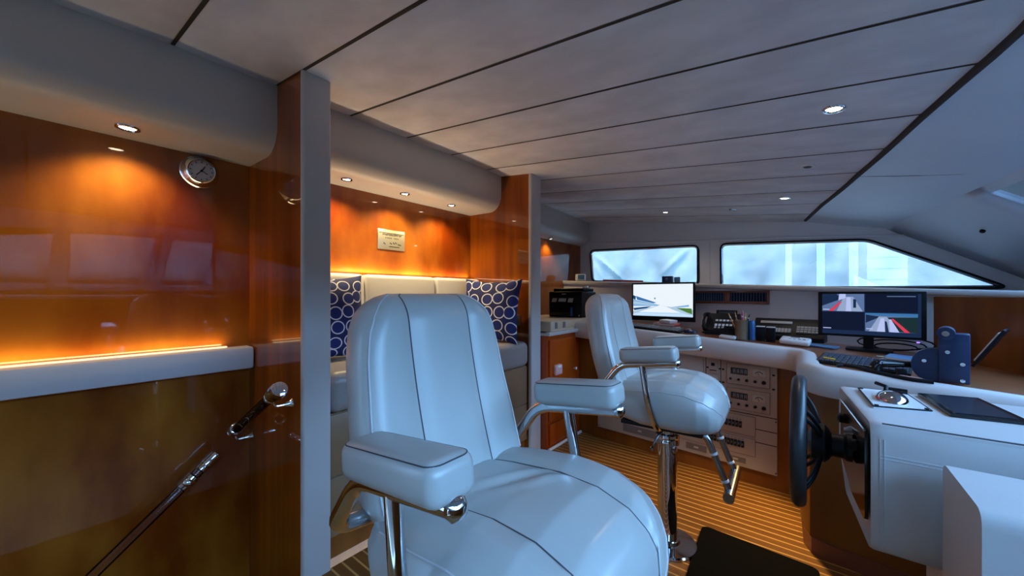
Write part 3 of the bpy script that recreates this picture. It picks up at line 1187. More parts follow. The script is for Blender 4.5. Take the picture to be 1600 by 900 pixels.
def rail(name, label, p0, p1, wall_n, posts, end_r=0.026, rod_r=0.021):
    p0, p1 = Vector(p0), Vector(p1)
    d = (p1 - p0).normalized()
    th = thing(name, label, 'handrail', tuple(p0))
    b = B(p0)
    b.cyl(p0 - d * 0.02, p1, rod_r, seg=24)
    b.build('rod', M['acrylic'], th)
    b = B(p0)
    b.lathe([(end_r * 0.5, -0.048), (end_r * 0.9, -0.044), (end_r, -0.032), (end_r * 0.92, -0.016), (end_r, -0.010), (end_r, 0.014), (end_r * 0.8, 0.018), (end_r * 0.9, 0.024), (end_r * 0.9, 0.040), (end_r * 0.7, 0.046)], p0, d, 24)
    b.build('end_knob', M['chrome'], th)
    for t in posts:
        c = p0 + (p1 - p0) * t
        b = B(p0)
        b.lathe([(rod_r + dr, h) for dr, h in ((0.001, -0.034), (0.007, -0.030), (0.008, -0.016), (0.004, -0.011), (0.0075, -0.005), (0.0075, 0.005), (0.004, 0.011), (0.008, 0.016), (0.007, 0.030), (0.001, 0.034))], c, d, 24)
        n_ = Vector(wall_n)
        s = c + V(0, 0, -0.02)
        e = c + n_ * 0.072 + V(0, 0, -0.05)
        b.tube(arc([s, s + V(0, 0, -0.03) + n_ * 0.006, e], 0.015, 5), 0.006, 10)
        b.lathe([(0.008, -0.03), (0.012, -0.018), (0.018, -0.006), (0.022, 0.0)], e, n_, 20)
        b.build('bracket', M['chrome'], th)


rail('handrail', 'short clear handrail with dark chrome knob on the near partition', (-1.745, 0.622, 0.842), (-2.29, 0.622, 0.556), (0, 1, 0), (0.06, 0.955), 0.034, 0.022)
rail('handrail', 'long clear handrail descending low along the stairwell bulkhead', (-2.30, 0.525, 0.435), (-2.30, -0.35, -0.33), (-1, 0, 0), (0.09, 0.8), 0.026, 0.021)

# ------------------------------------------------------------------ helm chairs


def arm_pad_mesh(L_, W_, H_):
    b = B()
    b.box((0, 0, 0), (L_, W_, H_), bev=0.022, seg=5)
    rr = rrect(L_ - 0.012, W_ - 0.012, 0.02, 6)
    b.tube([V(x, y, H_ / 2 - 0.006) for x, y in rr + rr[:1]], 0.0011, 6, 1)
    return b


def make_chair(label):
    root = thing('helm_chair', label, 'chair', (0, 0, 0), 0, 'helm chairs')
    leath = [M['leather'], M['seam'], M['piping']]
    # backrest
    z0, z1 = 0.775, 1.252
    b = B()
    NV = 40
    T = 0.105
    wtab = [(0.0, 0.215), (0.08, 0.232), (0.3, 0.234), (0.5, 0.226), (0.7, 0.219), (0.82, 0.209), (0.9, 0.193), (0.95, 0.172), (0.985, 0.142), (1.0, 0.115)]

    def loop(v):
        z = z0 + (z1 - z0) * v
        w_ = interp(wtab, v)
        xf = -0.165 - 0.24 * (z - 0.80) - 0.012 * math.sin(PI * v)
        tk = T
        if v > 0.86:
            q = (v - 0.86) / 0.14
            tk = T * max(0.08, math.sqrt(max(0, 1 - q * q)))
        if v < 0.08:
            tk = T * math.sqrt(max(0.05, 1 - ((0.08 - v) / 0.08) ** 2))
        xm = xf - T * 0.5
        r = min(0.035, tk * 0.4)
        pts = []
        fy = [-1 + 2 * k / 10 for k in range(11)]
        cols = []
        sm = min(0.098, w_ * 0.72)
        for a, c in ((-(w_ - r), -sm - 0.002), (-sm + 0.002, sm - 0.002), (sm + 0.002, w_ - r)):
            for k in range(9):
                yy = a + (c - a) * k / 8
                t_ = k / 8
                edge0 = 0 if a < -sm - 0.0025 else 1
                edge1 = 0 if c > sm + 0.0025 else 1
                bulge = 0.011 * (1 - (2 * t_ - 1) ** 4 if edge0 and edge1 else (1 - (1 - min(1, t_ * 1)) ** 4 if edge0 else 1 - t_ ** 4)) * min(1, tk / T)
                cols.append((yy, bulge))
        for yy, bu in cols:
            pts.append(V(xm + tk / 2 + bu, yy, z))
        for k in range(1, 6):
            a = R(90 * k / 6)
            pts.append(V(xm + tk / 2 - r + r * math.cos(a) + 0.011 * (1 - k / 6) * min(1, tk / T), w_ - r + r * math.sin(a), z))
        pts.append(V(xm, w_ + 0.001, z))
        for k in range(1, 6):
            a = R(90 + 90 * k / 6)
            pts.append(V(xm - tk / 2 + r + r * math.cos(a), w_ - r + r * math.sin(a), z))
        for k in range(9):
            yy = (w_ - r) * (1 - 2 * k / 8)
            pts.append(V(xm - tk / 2 - 0.006 * (1 - (yy / w_) ** 2), yy, z))
        for k in range(1, 6):
            a = R(180 + 90 * k / 6)
            pts.append(V(xm - tk / 2 + r + r * math.cos(a), -w_ + r + r * math.sin(a), z))
        pts.append(V(xm, -w_ - 0.001, z))
        for k in range(1, 6):
            a = R(270 + 90 * k / 6)
            pts.append(V(xm + tk / 2 - r + r * math.cos(a) + 0.011 * (k / 6) * min(1, tk / T), -w_ + r + r * math.sin(a), z))
        return pts
    vv = [0, 0.01, 0.03, 0.055, 0.08] + [0.08 + 0.78 * k / 22 for k in range(1, 23)] + [0.86 + 0.14 * math.sin(R(90 * k / 12)) for k in range(1, 13)]
    b.rings([loop(v) for v in vv], True, 0, True, lambda i, j: 1 if j in (8, 17) else 0)
    # edge piping on both sides of the front face
    for s in (-1, 1):
        pth = []
        for v in vv[4:-2]:
            p = loop(v)
            k = 27 + 2
            q = p[k].copy()
            q.y = s * abs(q.y)
            q.x += 0.0015
            pth.append(q)
        b.tube(pth, 0.0022, 6, 2)
    b.build('backrest', leath, root, smooth=50)
    # seat
    b = B()

    def sloop(t):
        # t 0 (rear) .. 1 (front)
        x = -0.205 + 0.47 * t
        w_ = interp([(0, 0.235), (0.06, 0.25), (0.3, 0.262), (0.6, 0.262), (0.8, 0.25), (0.9, 0.225), (0.96, 0.185), (0.99, 0.14), (1.0, 0.10)], t)
        top = interp([(0, 0.822), (0.2, 0.838), (0.5, 0.853), (0.7, 0.848), (0.85, 0.825), (0.93, 0.795), (0.975, 0.760), (1.0, 0.715)], t)
        bot = interp([(0, 0.70), (0.05, 0.665), (0.3, 0.645), (0.7, 0.64), (0.9, 0.645), (0.96, 0.655), (1.0, 0.69)], t)
        h = top - bot
        r = min(0.075, h * 0.45)
        pts = []
        sm = min(0.105, w_ * 0.6)
        sl = min(0.128, w_ * 0.68)
        for a, c, e0, e1 in ((-(w_ - r), -sl - 0.002, 0, 1), (-sl + 0.002, sm - 0.002, 1, 1), (sm + 0.002, w_ - r, 1, 0)):
            for k in range(11):
                q = k / 10
                yy = a + (c - a) * q
                bu = 0.014 * (1 - (2 * q - 1) ** 4 if e0 and e1 else (1 - (1 - q) ** 4 if e0 else 1 - q ** 4))
                # saddle dip and soft creases in the middle panel
                if e0 and e1:
                    ds = x + 0.045 - 0.55 * (yy - 0.02)
                    bu += 0.009 * math.exp(-(yy / 0.075) ** 2) * (math.exp(-(ds / 0.016) ** 2) - 0.9 * math.exp(-((ds - 0.033) / 0.014) ** 2) + 0.8 * math.exp(-((ds - 0.062) / 0.016) ** 2)) - 0.007 * math.exp(-(yy / 0.08) ** 2) * math.exp(-((x + 0.03) / 0.1) ** 2)
                pts.append(V(x, yy, top - 0.012 + bu - 0.012 * (abs(yy) / w_) ** 3))
        for k in range(1, 7):
            a = R(90 * k / 7)
            pts.append(V(x, w_ - r + r * math.sin(a), top - r + r * math.cos(a) - 0.012))
        pts.append(V(x, w_ + 0.004, (top + bot) / 2))
        rb = r * 0.7
        for k in range(1, 7):
            a = R(90 * k / 7)
            pts.append(V(x, w_ - rb + rb * math.cos(a), bot + rb - rb * math.sin(a)))
        for k in range(7):
            pts.append(V(x, (w_ - rb) * (1 - 2 * k / 6), bot))
        for k in range(1, 7):
            a = R(90 * k / 7)
            pts.append(V(x, -w_ + rb - rb * math.sin(a), bot + rb - rb * math.cos(a)))
        pts.append(V(x, -w_ - 0.004, (top + bot) / 2))
        for k in range(1, 7):
            a = R(90 * k / 7)
            pts.append(V(x, -w_ + r - r * math.cos(a), top - r + r * math.sin(a) - 0.012))
        return pts
    tt = [0, 0.012, 0.03, 0.06] + [0.06 + 0.80 * k / 60 for k in range(1, 61)] + [0.86 + 0.14 * math.sin(R(90 * k / 14)) for k in range(1, 15)]
    b.rings([sloop(t) for t in tt], True, 0, True, lambda i, j: 1 if j in (10, 21) else 0)
    for s in (-1, 1):
        pth = []
        for t in tt[4:-1]:
            q = sloop(t)[33 + 3].copy()
            q.y = s * abs(q.y)
            q.z += 0.001
            pth.append(q)
        b.tube(pth, 0.002, 6, 2)
    b.build('seat', leath, root, smooth=50)
    b = B()
    b.box((0.01, 0, 0.635), (0.36, 0.40, 0.02), bev=0.005)
    b.build('seat_pan', M['black'], root)
    for s in (-1, 1):
        y = 0.278 * s - 0.015
        pitch = R(-6)
        pad = arm_pad_mesh(0.245, 0.088, 0.066)
        for v in pad.bm.verts:
            v.co = Euler((0, pitch, 0)).to_matrix() @ v.co + V(-0.012, y, 0.985)
        pad.build('armrest', [M['leather'], M['seam']], root)
        b = B()
        path = arc([V(0.100, y, 0.958), V(-0.140, y, 0.926), V(-0.235, y, 0.800), V(-0.235, y * 0.55, 0.785)], 0.045, 7)
        b.tube(path, 0.0165, 14)
        b.lathe([(0.0165, 0), (0.0185, 0.003), (0.0185, 0.010), (0.012, 0.018), (0.004, 0.021)], (0.100, y, 0.958), (1, 0, 0.1), 16)
        fr = b.build('arm_frame', M['chrome'], root)
        b = B()
        b.tube(arc([V(-0.04, y, 0.936), V(-0.015, y * 1.02, 0.78), V(0.012, y * 0.85, 0.645), V(0.0, y * 0.15, 0.60)], 0.05, 7), 0.015, 14)
        b.build('support_post', M['chrome'], fr)
    b = B()
    b.lathe([(0.046, 0.014), (0.046, 0.50)], (0, 0, 0), (0, 0, 1), 36)
    b.lathe([(0.037, 0.50), (0.037, 0.632)], (0, 0, 0), (0, 0, 1), 32)
    b.box((0, 0, 0.622), (0.16, 0.16, 0.012), bev=0.003)
    pd = b.build('pedestal', M['chrome'], root)
    b = B()
    b.lathe([(0.046, 0.498), (0.056, 0.503), (0.057, 0.520), (0.053, 0.532), (0.057, 0.540), (0.055, 0.552), (0.038, 0.556)], (0, 0, 0), (0, 0, 1), 36)
    b.build('collar', M['chrome'], pd)
    b = B()
    b.tube([(-0.01, -0.05, 0.58), (-0.03, -0.085, 0.545), (-0.045, -0.10, 0.50)], 0.006, 10)
    b.lathe([(0.003, -0.012), (0.010, -0.006), (0.010, 0.006), (0.003, 0.012)], (-0.047, -0.102, 0.497), (0, 0, 1), 14)
    b.build('lever', M['steel'], pd)
    b = B()
    b.lathe([(0.140, 0.0), (0.140, 0.008), (0.134, 0.014), (0.06, 0.017), (0.055, 0.03), (0.046, 0.032)], (0, 0, 0), (0, 0, 1), 48)
    b.build('base_plate', M['chrome'], root)
    # footrest
    b = B()
    for s in (-1, 1):
        b.tube(arc([V(0.11, 0.115 * s, 0.634), V(0.19, 0.115 * s, 0.622), V(0.285, 0.115 * s, 0.385)], 0.06, 7), 0.0145, 14)
    b.tube([(0.285, -0.17, 0.385), (0.285, 0.17, 0.385)], 0.022, 20)
    ft = b.build('footrest', M['steel'], root)
    for s in (-1, 1):
        for (x, z) in ((0.222, 0.542), (0.266, 0.432)):
            b = B()
            d = V(0.095, 0, -0.237).normalized()
            b.lathe([(0.0150, -0.006), (0.0168, -0.004), (0.0168, 0.004), (0.0150, 0.006)], (x, 0.115 * s, z), d, 16)
            b.build('sleeve', M['white'], ft)
    return root


chair = make_chair('large white leather helm chair nearest, its armrests beside the settee')
chair.location = (-0.485, 0.648, 0)
c2 = copy_tree(chair)
c2.location = (-0.568, 1.976, 0)
c2.rotation_euler.z = R(3)
c2['label'] = 'white leather helm chair on chrome pedestal in front of the desk radios'

# ------------------------------------------------------------------ steering wheel
sw = thing('steering_wheel', 'black steering wheel seen edge on behind the white helm pod', 'steering wheel', (-0.030, 1.50, 0.795))
b = B()
b.torus((0, 0, 0), (1, 0, 0), 0.179, 0.0195, 64, 16)
b.build('rim', M['rubber'], sw)
for k in range(4):
    a = R(45 + 90 * k)
    dy, dz = math.cos(a), math.sin(a)
    b = B()
    for o in (-0.014, 0.014):
        b.tube(arc([V(0, dy * 0.175 - dz * o, dz * 0.175 + dy * o), V(0.035, dy * 0.115 - dz * o * 0.9, dz * 0.115 + dy * o * 0.9), V(0.055, dy * 0.035 - dz * o * 0.5, dz * 0.035 + dy * o * 0.5)], 0.03, 5), 0.0062, 10)
    b.build('spoke', M['black'], sw)
b = B()
b.lathe([(0.02, 0.02), (0.05, 0.03), (0.056, 0.045), (0.056, 0.062), (0.046, 0.072), (0.034, 0.078), (0.034, 0.105), (0.04, 0.112), (0.04, 0.125)], (0, 0, 0), (1, 0, 0), 32)
b.build('hub', M['black'], sw)

# ------------------------------------------------------------------ helm pod
pod = thing('helm_pod', 'white stitched leather helm pod carrying the steering wheel', 'helm console', (0.3, 1.55, 0.0))
off = pod.location
P1, P2 = V(0.118, 1.307, 0), V(0.078, 1.80, 0)


def podpt(u, x, z):       # u 0 near .. 1 far on the aft face, x forward depth
    p = P1 + (P2 - P1) * u
    return V(p.x + x, p.y, z)


def pod_loop(z, dx=0.0, grow=0.0):
    return z


b = B(off)
ztop, zbot = 0.928, 0.60
outl = []        # outline of the aft face in (u, z): near bottom corner, far bottom corner, far top, near top
outl = round_poly([(0.0, zbot), (0.72, zbot - 0.005), (1.0, 0.72), (1.0, ztop - 0.004), (0.0, ztop)], 0.05, 6)
outl = [(min(1, max(0, u)), z) for u, z in outl]


def loop_at(x, inset):
    out = []
    cu, cz = 0.5, 0.74
    for u, z in outl:
        out.append(podpt(u + (cu - u) * inset / 0.25, x, z + (cz - z) * inset / 0.2))
    return out


b.rings([loop_at(0.010, 0.016), loop_at(0.002, 0.008), loop_at(0.0, 0.004), loop_at(0.008, 0.0), loop_at(0.03, 0.0), loop_at(0.55, 0.0)], True)
# stitched seams on the side face
yy = 1.307
b.tube([podpt(0, 0.012, z) + V(0.004, -0.0015, 0) for z in (0.65, 0.77, 0.89)], 0.0011, 6, 2)
b.tube([podpt(0, 0.02, z) + V(0.004, -0.0015, 0) for z in (0.65, 0.77, 0.89)], 0.0011, 6, 2)
for dz in (0.0, 0.008):
    b.tube([V(0.135, yy - 0.001, 0.842 + dz), V(0.60, yy - 0.001, 0.842 + dz)], 0.0013, 6, 2)
b.tube([podpt(0, 0.02, 0) + V(0, 0, ztop + 0.001), podpt(0, 0.5, 0) + V(0, 0, ztop + 0.001)], 0.0018, 6, 1)
b.build('body', [M['console_leather'], M['seam'], M['piping']], pod)
b = B(off)
pan = round_poly([(0.10, 0.655), (0.45, 0.65), (0.86, 0.70), (0.86, 0.885), (0.10, 0.89)], 0.02, 3)
b.prism(pan, lambda u, z: podpt(u, 0.004, z), lambda u, z: podpt(u, -0.004, z))
fp = b.build('dash_panel', M['black_gloss'], pod)
b = B(off)
b.tube([podpt(0.10, -0.005, 0.892), podpt(0.86, -0.005, 0.887)], 0.003, 8)
b.build('chrome_strip', M['chrome'], fp)
for (u, z) in ((0.3, 0.82), (0.72, 0.84)):
    b = B(off)
    b.lathe([(0.016, 0), (0.016, 0.012), (0.008, 0.018)], podpt(u, -0.004, z), (-1, 0, 0), 16)
    b.build('switch', M['black'], fp)
b = B(off)
b.cyl(podpt(0.5, -0.02, 0.795), podpt(0.5, 0.0, 0.795), 0.042, 0.055)
b.build('column_flange', M['steel'], pod)
# instrument plate on top
b = B(off)
pl = [(0.125, 1.735), (0.237, 1.755), (0.258, 1.52), (0.139, 1.482)]
b.prism(pl, lambda x, y: V(x, y, 0.926), lambda x, y: V(x, y, 0.933))
for x, y in ((0.132, 1.726), (0.231, 1.743), (0.250, 1.527), (0.146, 1.491)):
    b.cyl(V(x, y, 0.932), V(x, y, 0.936), 0.005, seg=10, mi=1)
for (p, q) in zip(pl, pl[1:] + pl[:1]):
    b.tube([V(*p, 0.932), V(*q, 0.932)], 0.0022, 6, 1)
ip = b.build('lever_plate', [M['white'], M['black']], pod)
b = B(off)
q = V(0.190, 1.60, 0.933)
rs = []
for k in range(9):
    a = R(90 * k / 8)
    rs.append([q + V(0.036 * math.cos(a) * math.cos(2 * PI * j / 24), 0.062 * math.cos(a) * math.sin(2 * PI * j / 24), 0.026 * math.sin(a)) for j in range(24)])
b.rings(rs, True)
b.build('dome', M['chrome'], ip)
b = B(off)
b.tube([V(0.182, 1.655, 0.935), V(0.186, 1.675, 0.958), V(0.165, 1.70, 0.962)], 0.006, 10)
b.tube([V(0.195, 1.70, 0.945), V(0.235, 1.69, 0.945)], 0.008, 10)
b.build('lever', M['black'], ip)
b = B(off)
b.cyl(V(0.157, 1.565, 0.94), V(0.153, 1.557, 0.946), 0.005, 0.004, 12)
b.build('button', M['red'], ip)
b = B(off)
b.prism([(0.268, 1.76), (0.40, 1.79), (0.43, 1.52), (0.288, 1.50)], lambda x, y: V(x, y, 0.926), lambda x, y: V(x, y, 0.934))
sp_ = b.build('screen_plate', M['black_gloss'], pod)
b = B(off)
b.prism([(0.285, 1.74), (0.39, 1.77), (0.41, 1.54), (0.30, 1.52)], lambda x, y: V(x, y, 0.934), lambda x, y: V(x, y, 0.9355))
b.build('screen', M['lcd'], sp_)
b = B(off)
b.box((0.48, 1.60, 0.28), (0.38, 0.40, 0.56), bev=0.02)
b.box((0.55, 1.95, 0.42), (0.3, 0.46, 0.80), bev=0.02)
b.build('pedestal', M['console_leather'], pod)

# bolster beside the pod, at the frame's right edge
b = B((0.32, 1.14, 0))
b.prism(round_poly([(1.02, 0.0), (1.27, 0.0), (1.27, 0.872), (1.02, 0.872)], 0.03, 5), lambda y, z: V(0.232, y, z + 0.001), lambda y, z: V(0.52, y, z + 0.001))
bo = b.build('console_bolster', M['console_leather'])
tag(bo, 'upright leather bolster beside the helm pod at right edge', 'bolster')

# ------------------------------------------------------------------ floor mat
b = B((-0.2, 2.0, 0))
mp = round_poly([(-0.457, 2.223), (0.03, 2.19), (0.03, 1.55), (-0.42, 1.55)], 0.04, 5)
b.prism(mp, lambda x, y: V(x, y, 0.0005), lambda x, y: V(x, y, 0.014))
tag(b.build('floor_mat', M['mat']), 'black rubber mat on the teak floor beside the steering wheel', 'mat')

# ------------------------------------------------------------------ air vents in the panel
ag = math.atan(-0.1645)
vt = thing('air_vent', 'mahogany framed double air vent between the two monitors', 'vent', (-0.56, LF(-0.56) + 0.03, 1.226), ag)
b = B()
for (x0, x1, z0, z1) in ((-0.30, 0.30, 0.038, 0.056), (-0.30, 0.30, -0.056, -0.036), (-0.30, -0.284, -0.056, 0.056), (0.284, 0.30, -0.056, 0.056), (-0.032, 0.012, -0.056, 0.056)):
    b.box(((x0 + x1) / 2, -0.007, (z0 + z1) / 2), (x1 - x0, 0.018, z1 - z0), bev=0.002)
b.build('frame', M['wood_frame'], vt)
for (x0, x1) in ((-0.284, -0.032), (0.012, 0.284)):
    b = B()
    b.box(((x0 + x1) / 2, -0.001, 0.001), (x1 - x0, 0.002, 0.074), mi=1)
    n = 13
    for k in range(n):
        x = x0 + (x1 - x0) * (k + 0.5) / n
        b.box((x, -0.006, 0.001), (0.009, 0.010, 0.074), (0, 0, R(25)), mi=0)
    b.build('grille', [M['navy'], M['black_matte']], vt)


# ------------------------------------------------------------------ monitors
def monitor(label, loc, rz, w_, h_, chin, zlow, name='monitor'):
    th = thing(name, label, 'monitor', loc, rz)
    zc_ = zlow + h_ / 2
    b = B()
    b.box((0, 0.022, zc_ - chin / 2), (w_ + 0.03, 0.035, h_ + 0.03 + chin), bev=0.005)
    b.build('housing', M['black'], th)
    b = B()
    b.box((0, 0.045, zlow * 0.55), (0.05, 0.02, zlow * 1.1 + 0.06), bev=0.004)
    b.prism(rrect(0.22, 0.16, 0.03, 5, 0, 0.03), lambda x, y: V(x, y, 0.0), lambda x, y: V(x, y, 0.012))
    b.build('stand', M['black'], th)
    return th, zc_


S = {}
for k, (c, s) in dict(sky=((0.86, 0.93, 1.0), 0.88), pale=((0.55, 0.75, 0.95), 0.7), rail=((0.05, 0.22, 0.52), 0.7), rail2=((0.25, 0.52, 0.85), 0.8), dark=((0.01, 0.08, 0.24), 0.7), green=((0.10, 0.30, 0.05), 0.6), bar=((0.50, 0.72, 0.95), 0.9), navy=((0.003, 0.006, 0.022), 1.0), steel=((0.09, 0.15, 0.30), 1.0), deck=((0.26, 0.34, 0.52), 1.0), lite=((0.42, 0.48, 0.78), 1.0), cred=((0.62, 0.04, 0.08), 1.0), mid=((0.008, 0.02, 0.06), 1.0), cgreen=((0.008, 0.025, 0.028), 1.0)).items():
    S[k] = emis('screen_' + k, c, s)


def screen(parent, w_, h_, zc_, layers):
    """layers = [(material key, [(u, v)...])] in 0..1, drawn over one another on the flat screen"""
    keys = []
    b = B()
    for i, (k, P) in enumerate(layers):
        if k not in keys:
            keys.append(k)
        y = 0.0035 - 0.0002 * i
        b.poly([V((u - 0.5) * w_, y, zc_ + (v - 0.5) * h_) for u, v in P], keys.index(k))
    o = b.build('screen', [S[k] for k in keys], parent, smooth=0)
    return o


full = [(0, 0), (1, 0), (1, 1), (0, 1)]
m1x = -1.065
th, z_ = monitor('wide monitor with bright deck photo on screen beside the second chair', (m1x, 3.53, zd(m1x)), R(0), 0.525, 0.292, 0.028, 0.093)
screen(th, 0.525, 0.292, z_, [
    ('sky', full),
    ('pale', [(0, 0.06), (1, 0.06), (1, 0.22), (0.62, 0.30), (0.45, 0.33), (0, 0.14)]),
    ('bar', [(0.03, 0.06), (0.95, 0.06), (0.60, 0.27), (0.46, 0.30)]),
    ('sky', [(0.10, 0.12), (0.80, 0.12), (0.58, 0.30), (0.46, 0.33)]),
    ('rail2', [(0, 0.52), (0.47, 0.35), (0.42, 0.32), (0, 0.30)]),
    ('pale', [(0, 0.46), (0.42, 0.35), (0.3, 0.345), (0, 0.38)]),
    ('rail', [(0.05, 0.63), (0.41, 0.42), (0.36, 0.40), (0.07, 0.51)]),
    ('dark', [(0.0, 0.24), (0.33, 0.31), (0.24, 0.24), (0.02, 0.17)]),
    ('dark', [(0.0, 0.66), (0.05, 0.62), (0.04, 0.5), (0.0, 0.54)]),
    ('rail2', [(0.66, 0.29), (0.94, 0.37), (0.94, 0.31), (0.78, 0.28)]),
    ('green', [(0.74, 0.27), (0.98, 0.26), (0.99, 0.09), (0.92, 0.13)]),
    ('bar', [(0.0, 0.0), (1, 0.0), (1, 0.05), (0, 0.05)]),
    ('rail', [(0.375, 0.58), (0.395, 0.58), (0.395, 0.53), (0.375, 0.53)]),
])
m2 = (0.285, 3.28)
th, z_ = monitor('dark monitor with four camera views on the desk corner', (m2[0], m2[1], zd(m2[0])), R(-4), 0.47, 0.262, 0.0, 0.10)
screen(th, 0.455, 0.262, z_, [
    ('mid', full),
    ('navy', [(0.0, 0.10), (0.455, 0.10), (0.455, 0.55), (0.0, 0.55)]),
    ('navy', [(0.465, 0.56), (0.97, 0.56), (0.97, 1), (0.465, 1)]),
    ('steel', [(0.0, 0.57), (0.455, 0.57), (0.455, 1.0), (0.0, 1.0)]),
    ('mid', [(0.0, 0.70), (0.22, 0.88), (0.16, 1.0), (0.0, 1.0)]),
    ('deck', [(0.16, 0.57), (0.44, 0.57), (0.34, 0.93), (0.24, 0.93)]),
    ('lite', [(0.26, 0.57), (0.32, 0.57), (0.31, 0.92), (0.27, 0.92)]),
    ('mid', [(0.34, 0.66), (0.37, 0.66), (0.37, 0.86), (0.34, 0.88)]),
    ('lite', [(0.18, 0.84), (0.26, 0.90), (0.26, 1.0), (0.19, 1.0)]),
    ('cred', [(0.07, 0.57), (0.12, 0.57), (0.22, 0.80), (0.19, 0.80)]),
    ('steel', [(0.465, 0.10), (0.97, 0.10), (0.97, 0.54), (0.465, 0.54)]),
    ('cgreen', [(0.70, 0.12), (0.97, 0.10), (0.97, 0.46), (0.66, 0.44)]),
    ('mid', [(0.47, 0.30), (0.62, 0.46), (0.47, 0.50)]),
    ('deck', [(0.50, 0.10), (0.80, 0.10), (0.68, 0.46), (0.60, 0.46)]),
    ('lite', [(0.58, 0.10), (0.66, 0.10), (0.655, 0.42), (0.62, 0.42)]),
    ('mid', [(0.665, 0.10), (0.70, 0.10), (0.68, 0.34), (0.66, 0.36)]),
    ('lite', [(0.71, 0.10), (0.80, 0.10), (0.72, 0.40), (0.70, 0.40)]),
    ('cred', [(0.85, 0.10), (0.90, 0.10), (0.74, 0.42), (0.72, 0.40)]),
    ('rail', [(0.47, 0.50), (0.97, 0.46), (0.97, 0.54), (0.47, 0.54)]),
    ('lite', [(0.01, 0.60), (0.08, 0.60), (0.08, 0.62), (0.01, 0.62)]),
    ('lite', [(0.01, 0.13), (0.10, 0.13), (0.10, 0.15), (0.01, 0.15)]),
    ('steel', [(0.68, 0.93), (0.95, 0.93), (0.95, 0.95), (0.68, 0.95)]),
    ('lite', [(0.475, 0.15), (0.54, 0.15), (0.54, 0.17), (0.475, 0.17)]),
])
b = B()
b.box((0.215, 0.002, 0.072), (0.014, 0.006, 0.008), bev=0.002)
b.build('power_light', M['purple_led'], th)

# cables behind the second monitor
b = B((0.42, 3.36, zd(0.42)))
for k in range(3):
    r0 = 0.06 + 0.025 * k
    b.tube([V(0.42 + r0 * 1.6 * math.cos(R(-20 + 22 * j)), 3.38 + 0.02 * k + 0.004 * j, zd(0.42) + 0.006 + 0.4 * r0 + 0.4 * r0 * math.sin(R(-20 + 22 * j))) for j in range(17)], 0.0045, 8)
tag(b.build('cable_loop', M['black']), 'loops of black cable behind the four view monitor', 'cable')

# ------------------------------------------------------------------ things on the desk
def on_desk(x, y):
    return (x, y, zd(x))


SLOPE = math.atan(0.05)


def keyboard(label, x, y, rz, w_, d_):
    th = thing('keyboard', label, 'keyboard', on_desk(x, y), 0, None, Euler((0, SLOPE, rz)))
    b = B()
    b.box((0, 0, 0.011), (w_, d_, 0.016), (R(5), 0, 0), bev=0.004)
    b.build('case', M['black'], th)
    b = B()
    for j in range(5):
        n = 15
        for i in range(n):
            yk = -d_ / 2 + d_ * (j + 0.6) / 5.2
            b.box((-w_ / 2 + 0.014 + (w_ - 0.02) * (i + 0.35) / n, yk, 0.0225 + yk * 0.087), (w_ / n * 0.78, d_ / 6.4, 0.006), (R(5), 0, 0), bev=0.0015, seg=1)
    b.build('keys', M['keys'], th)
    return th


keyboard('black keyboard on the desk below the bright monitor', -1.02, 3.20, R(-6), 0.44, 0.14)
keyboard('black keyboard under the cables on the helm corner', 0.20, 2.56, R(-10), 0.34, 0.22)

# books in front of the bright monitor
zz = zd(-1.0)
for k, (nm, lab, m_, ww, hh) in enumerate((('notebook', 'white notebook at the bottom of the small pile below the bright monitor', 'white', 0.20, 0.024), ('notebook', 'red covered notebook in the small pile below the bright monitor', 'red', 0.19, 0.022), ('card_box', 'small white box on top of the red notebook', 'white', 0.10, 0.026))):
    b = B((-0.98, 3.38, zz))
    b.box((-0.985 + 0.01 * k, 3.385, zz + hh / 2 + 0.002), (ww, 0.12, hh), (0, SLOPE, R(-6 - 4 * k)), bev=0.002)
    b.box((-0.985 + 0.01 * k, 3.382, zz + hh / 2 + 0.002), (ww - 0.004, 0.122, hh * 0.6), (0, SLOPE, R(-6 - 4 * k)), mi=1)
    tag(b.build(nm, [M[m_], M['white']]), lab, 'notebook' if k < 2 else 'box')
    zz += hh + 0.001

b = B(on_desk(-0.75, 3.24))
rs = []
for k in range(7):
    a = R(90 * k / 6)
    rs.append([V(-0.755 + 0.05 * math.cos(a) * math.cos(2 * PI * j / 20), 3.24 + 0.030 * math.cos(a) * math.sin(2 * PI * j / 20), zd(-0.755) + 0.001 + 0.034 * math.sin(a)) for j in range(20)])
b.rings(rs, True)
b.box((-0.745, 3.213, zd(-0.755) + 0.022), (0.02, 0.01, 0.01), mi=1)
tag(b.build('mouse', [M['navy'], M['white']]), 'dark computer mouse on the desk behind the far armrest', 'mouse')

# desk phone
px_, py_ = -0.585, 3.42
dp = thing('desk_phone', 'black desk phone with handset on its left, right of the bright monitor', 'telephone', on_desk(px_, py_))
b = B()
b.prism([(-0.10, 0.0), (0.10, 0.0), (0.10, 0.12), (0.06, 0.16), (-0.10, 0.035)], lambda y, z: V(-0.085, y, z), lambda y, z: V(0.145, y, z))
b.build('body', M['black'], dp)
b = B()
b.box((0.042, -0.033, 0.0905), (0.14, 0.088, 0.003), (R(38), 0, 0), mi=1)
for j in range(2):
    for i in range(5):
        b.box((-0.01 + 0.026 * i, -0.015 - 0.04 * j, 0.108 - 0.032 * j), (0.019, 0.020, 0.006), (R(38), 0, 0), bev=0.002, seg=1)
b.build('keypad', [M['white'], M['black']], dp)
b = B()
for j in range(2):
    for i in range(3):
        b.box((-0.01 + 0.026 * i, -0.085 - 0.006 + 0.02 * j, 0.056 + 0.012 * j), (0.016, 0.012, 0.006), (R(38), 0, 0), bev=0.002, seg=1)
b.build('keypad', M['white'], dp)
b = B()
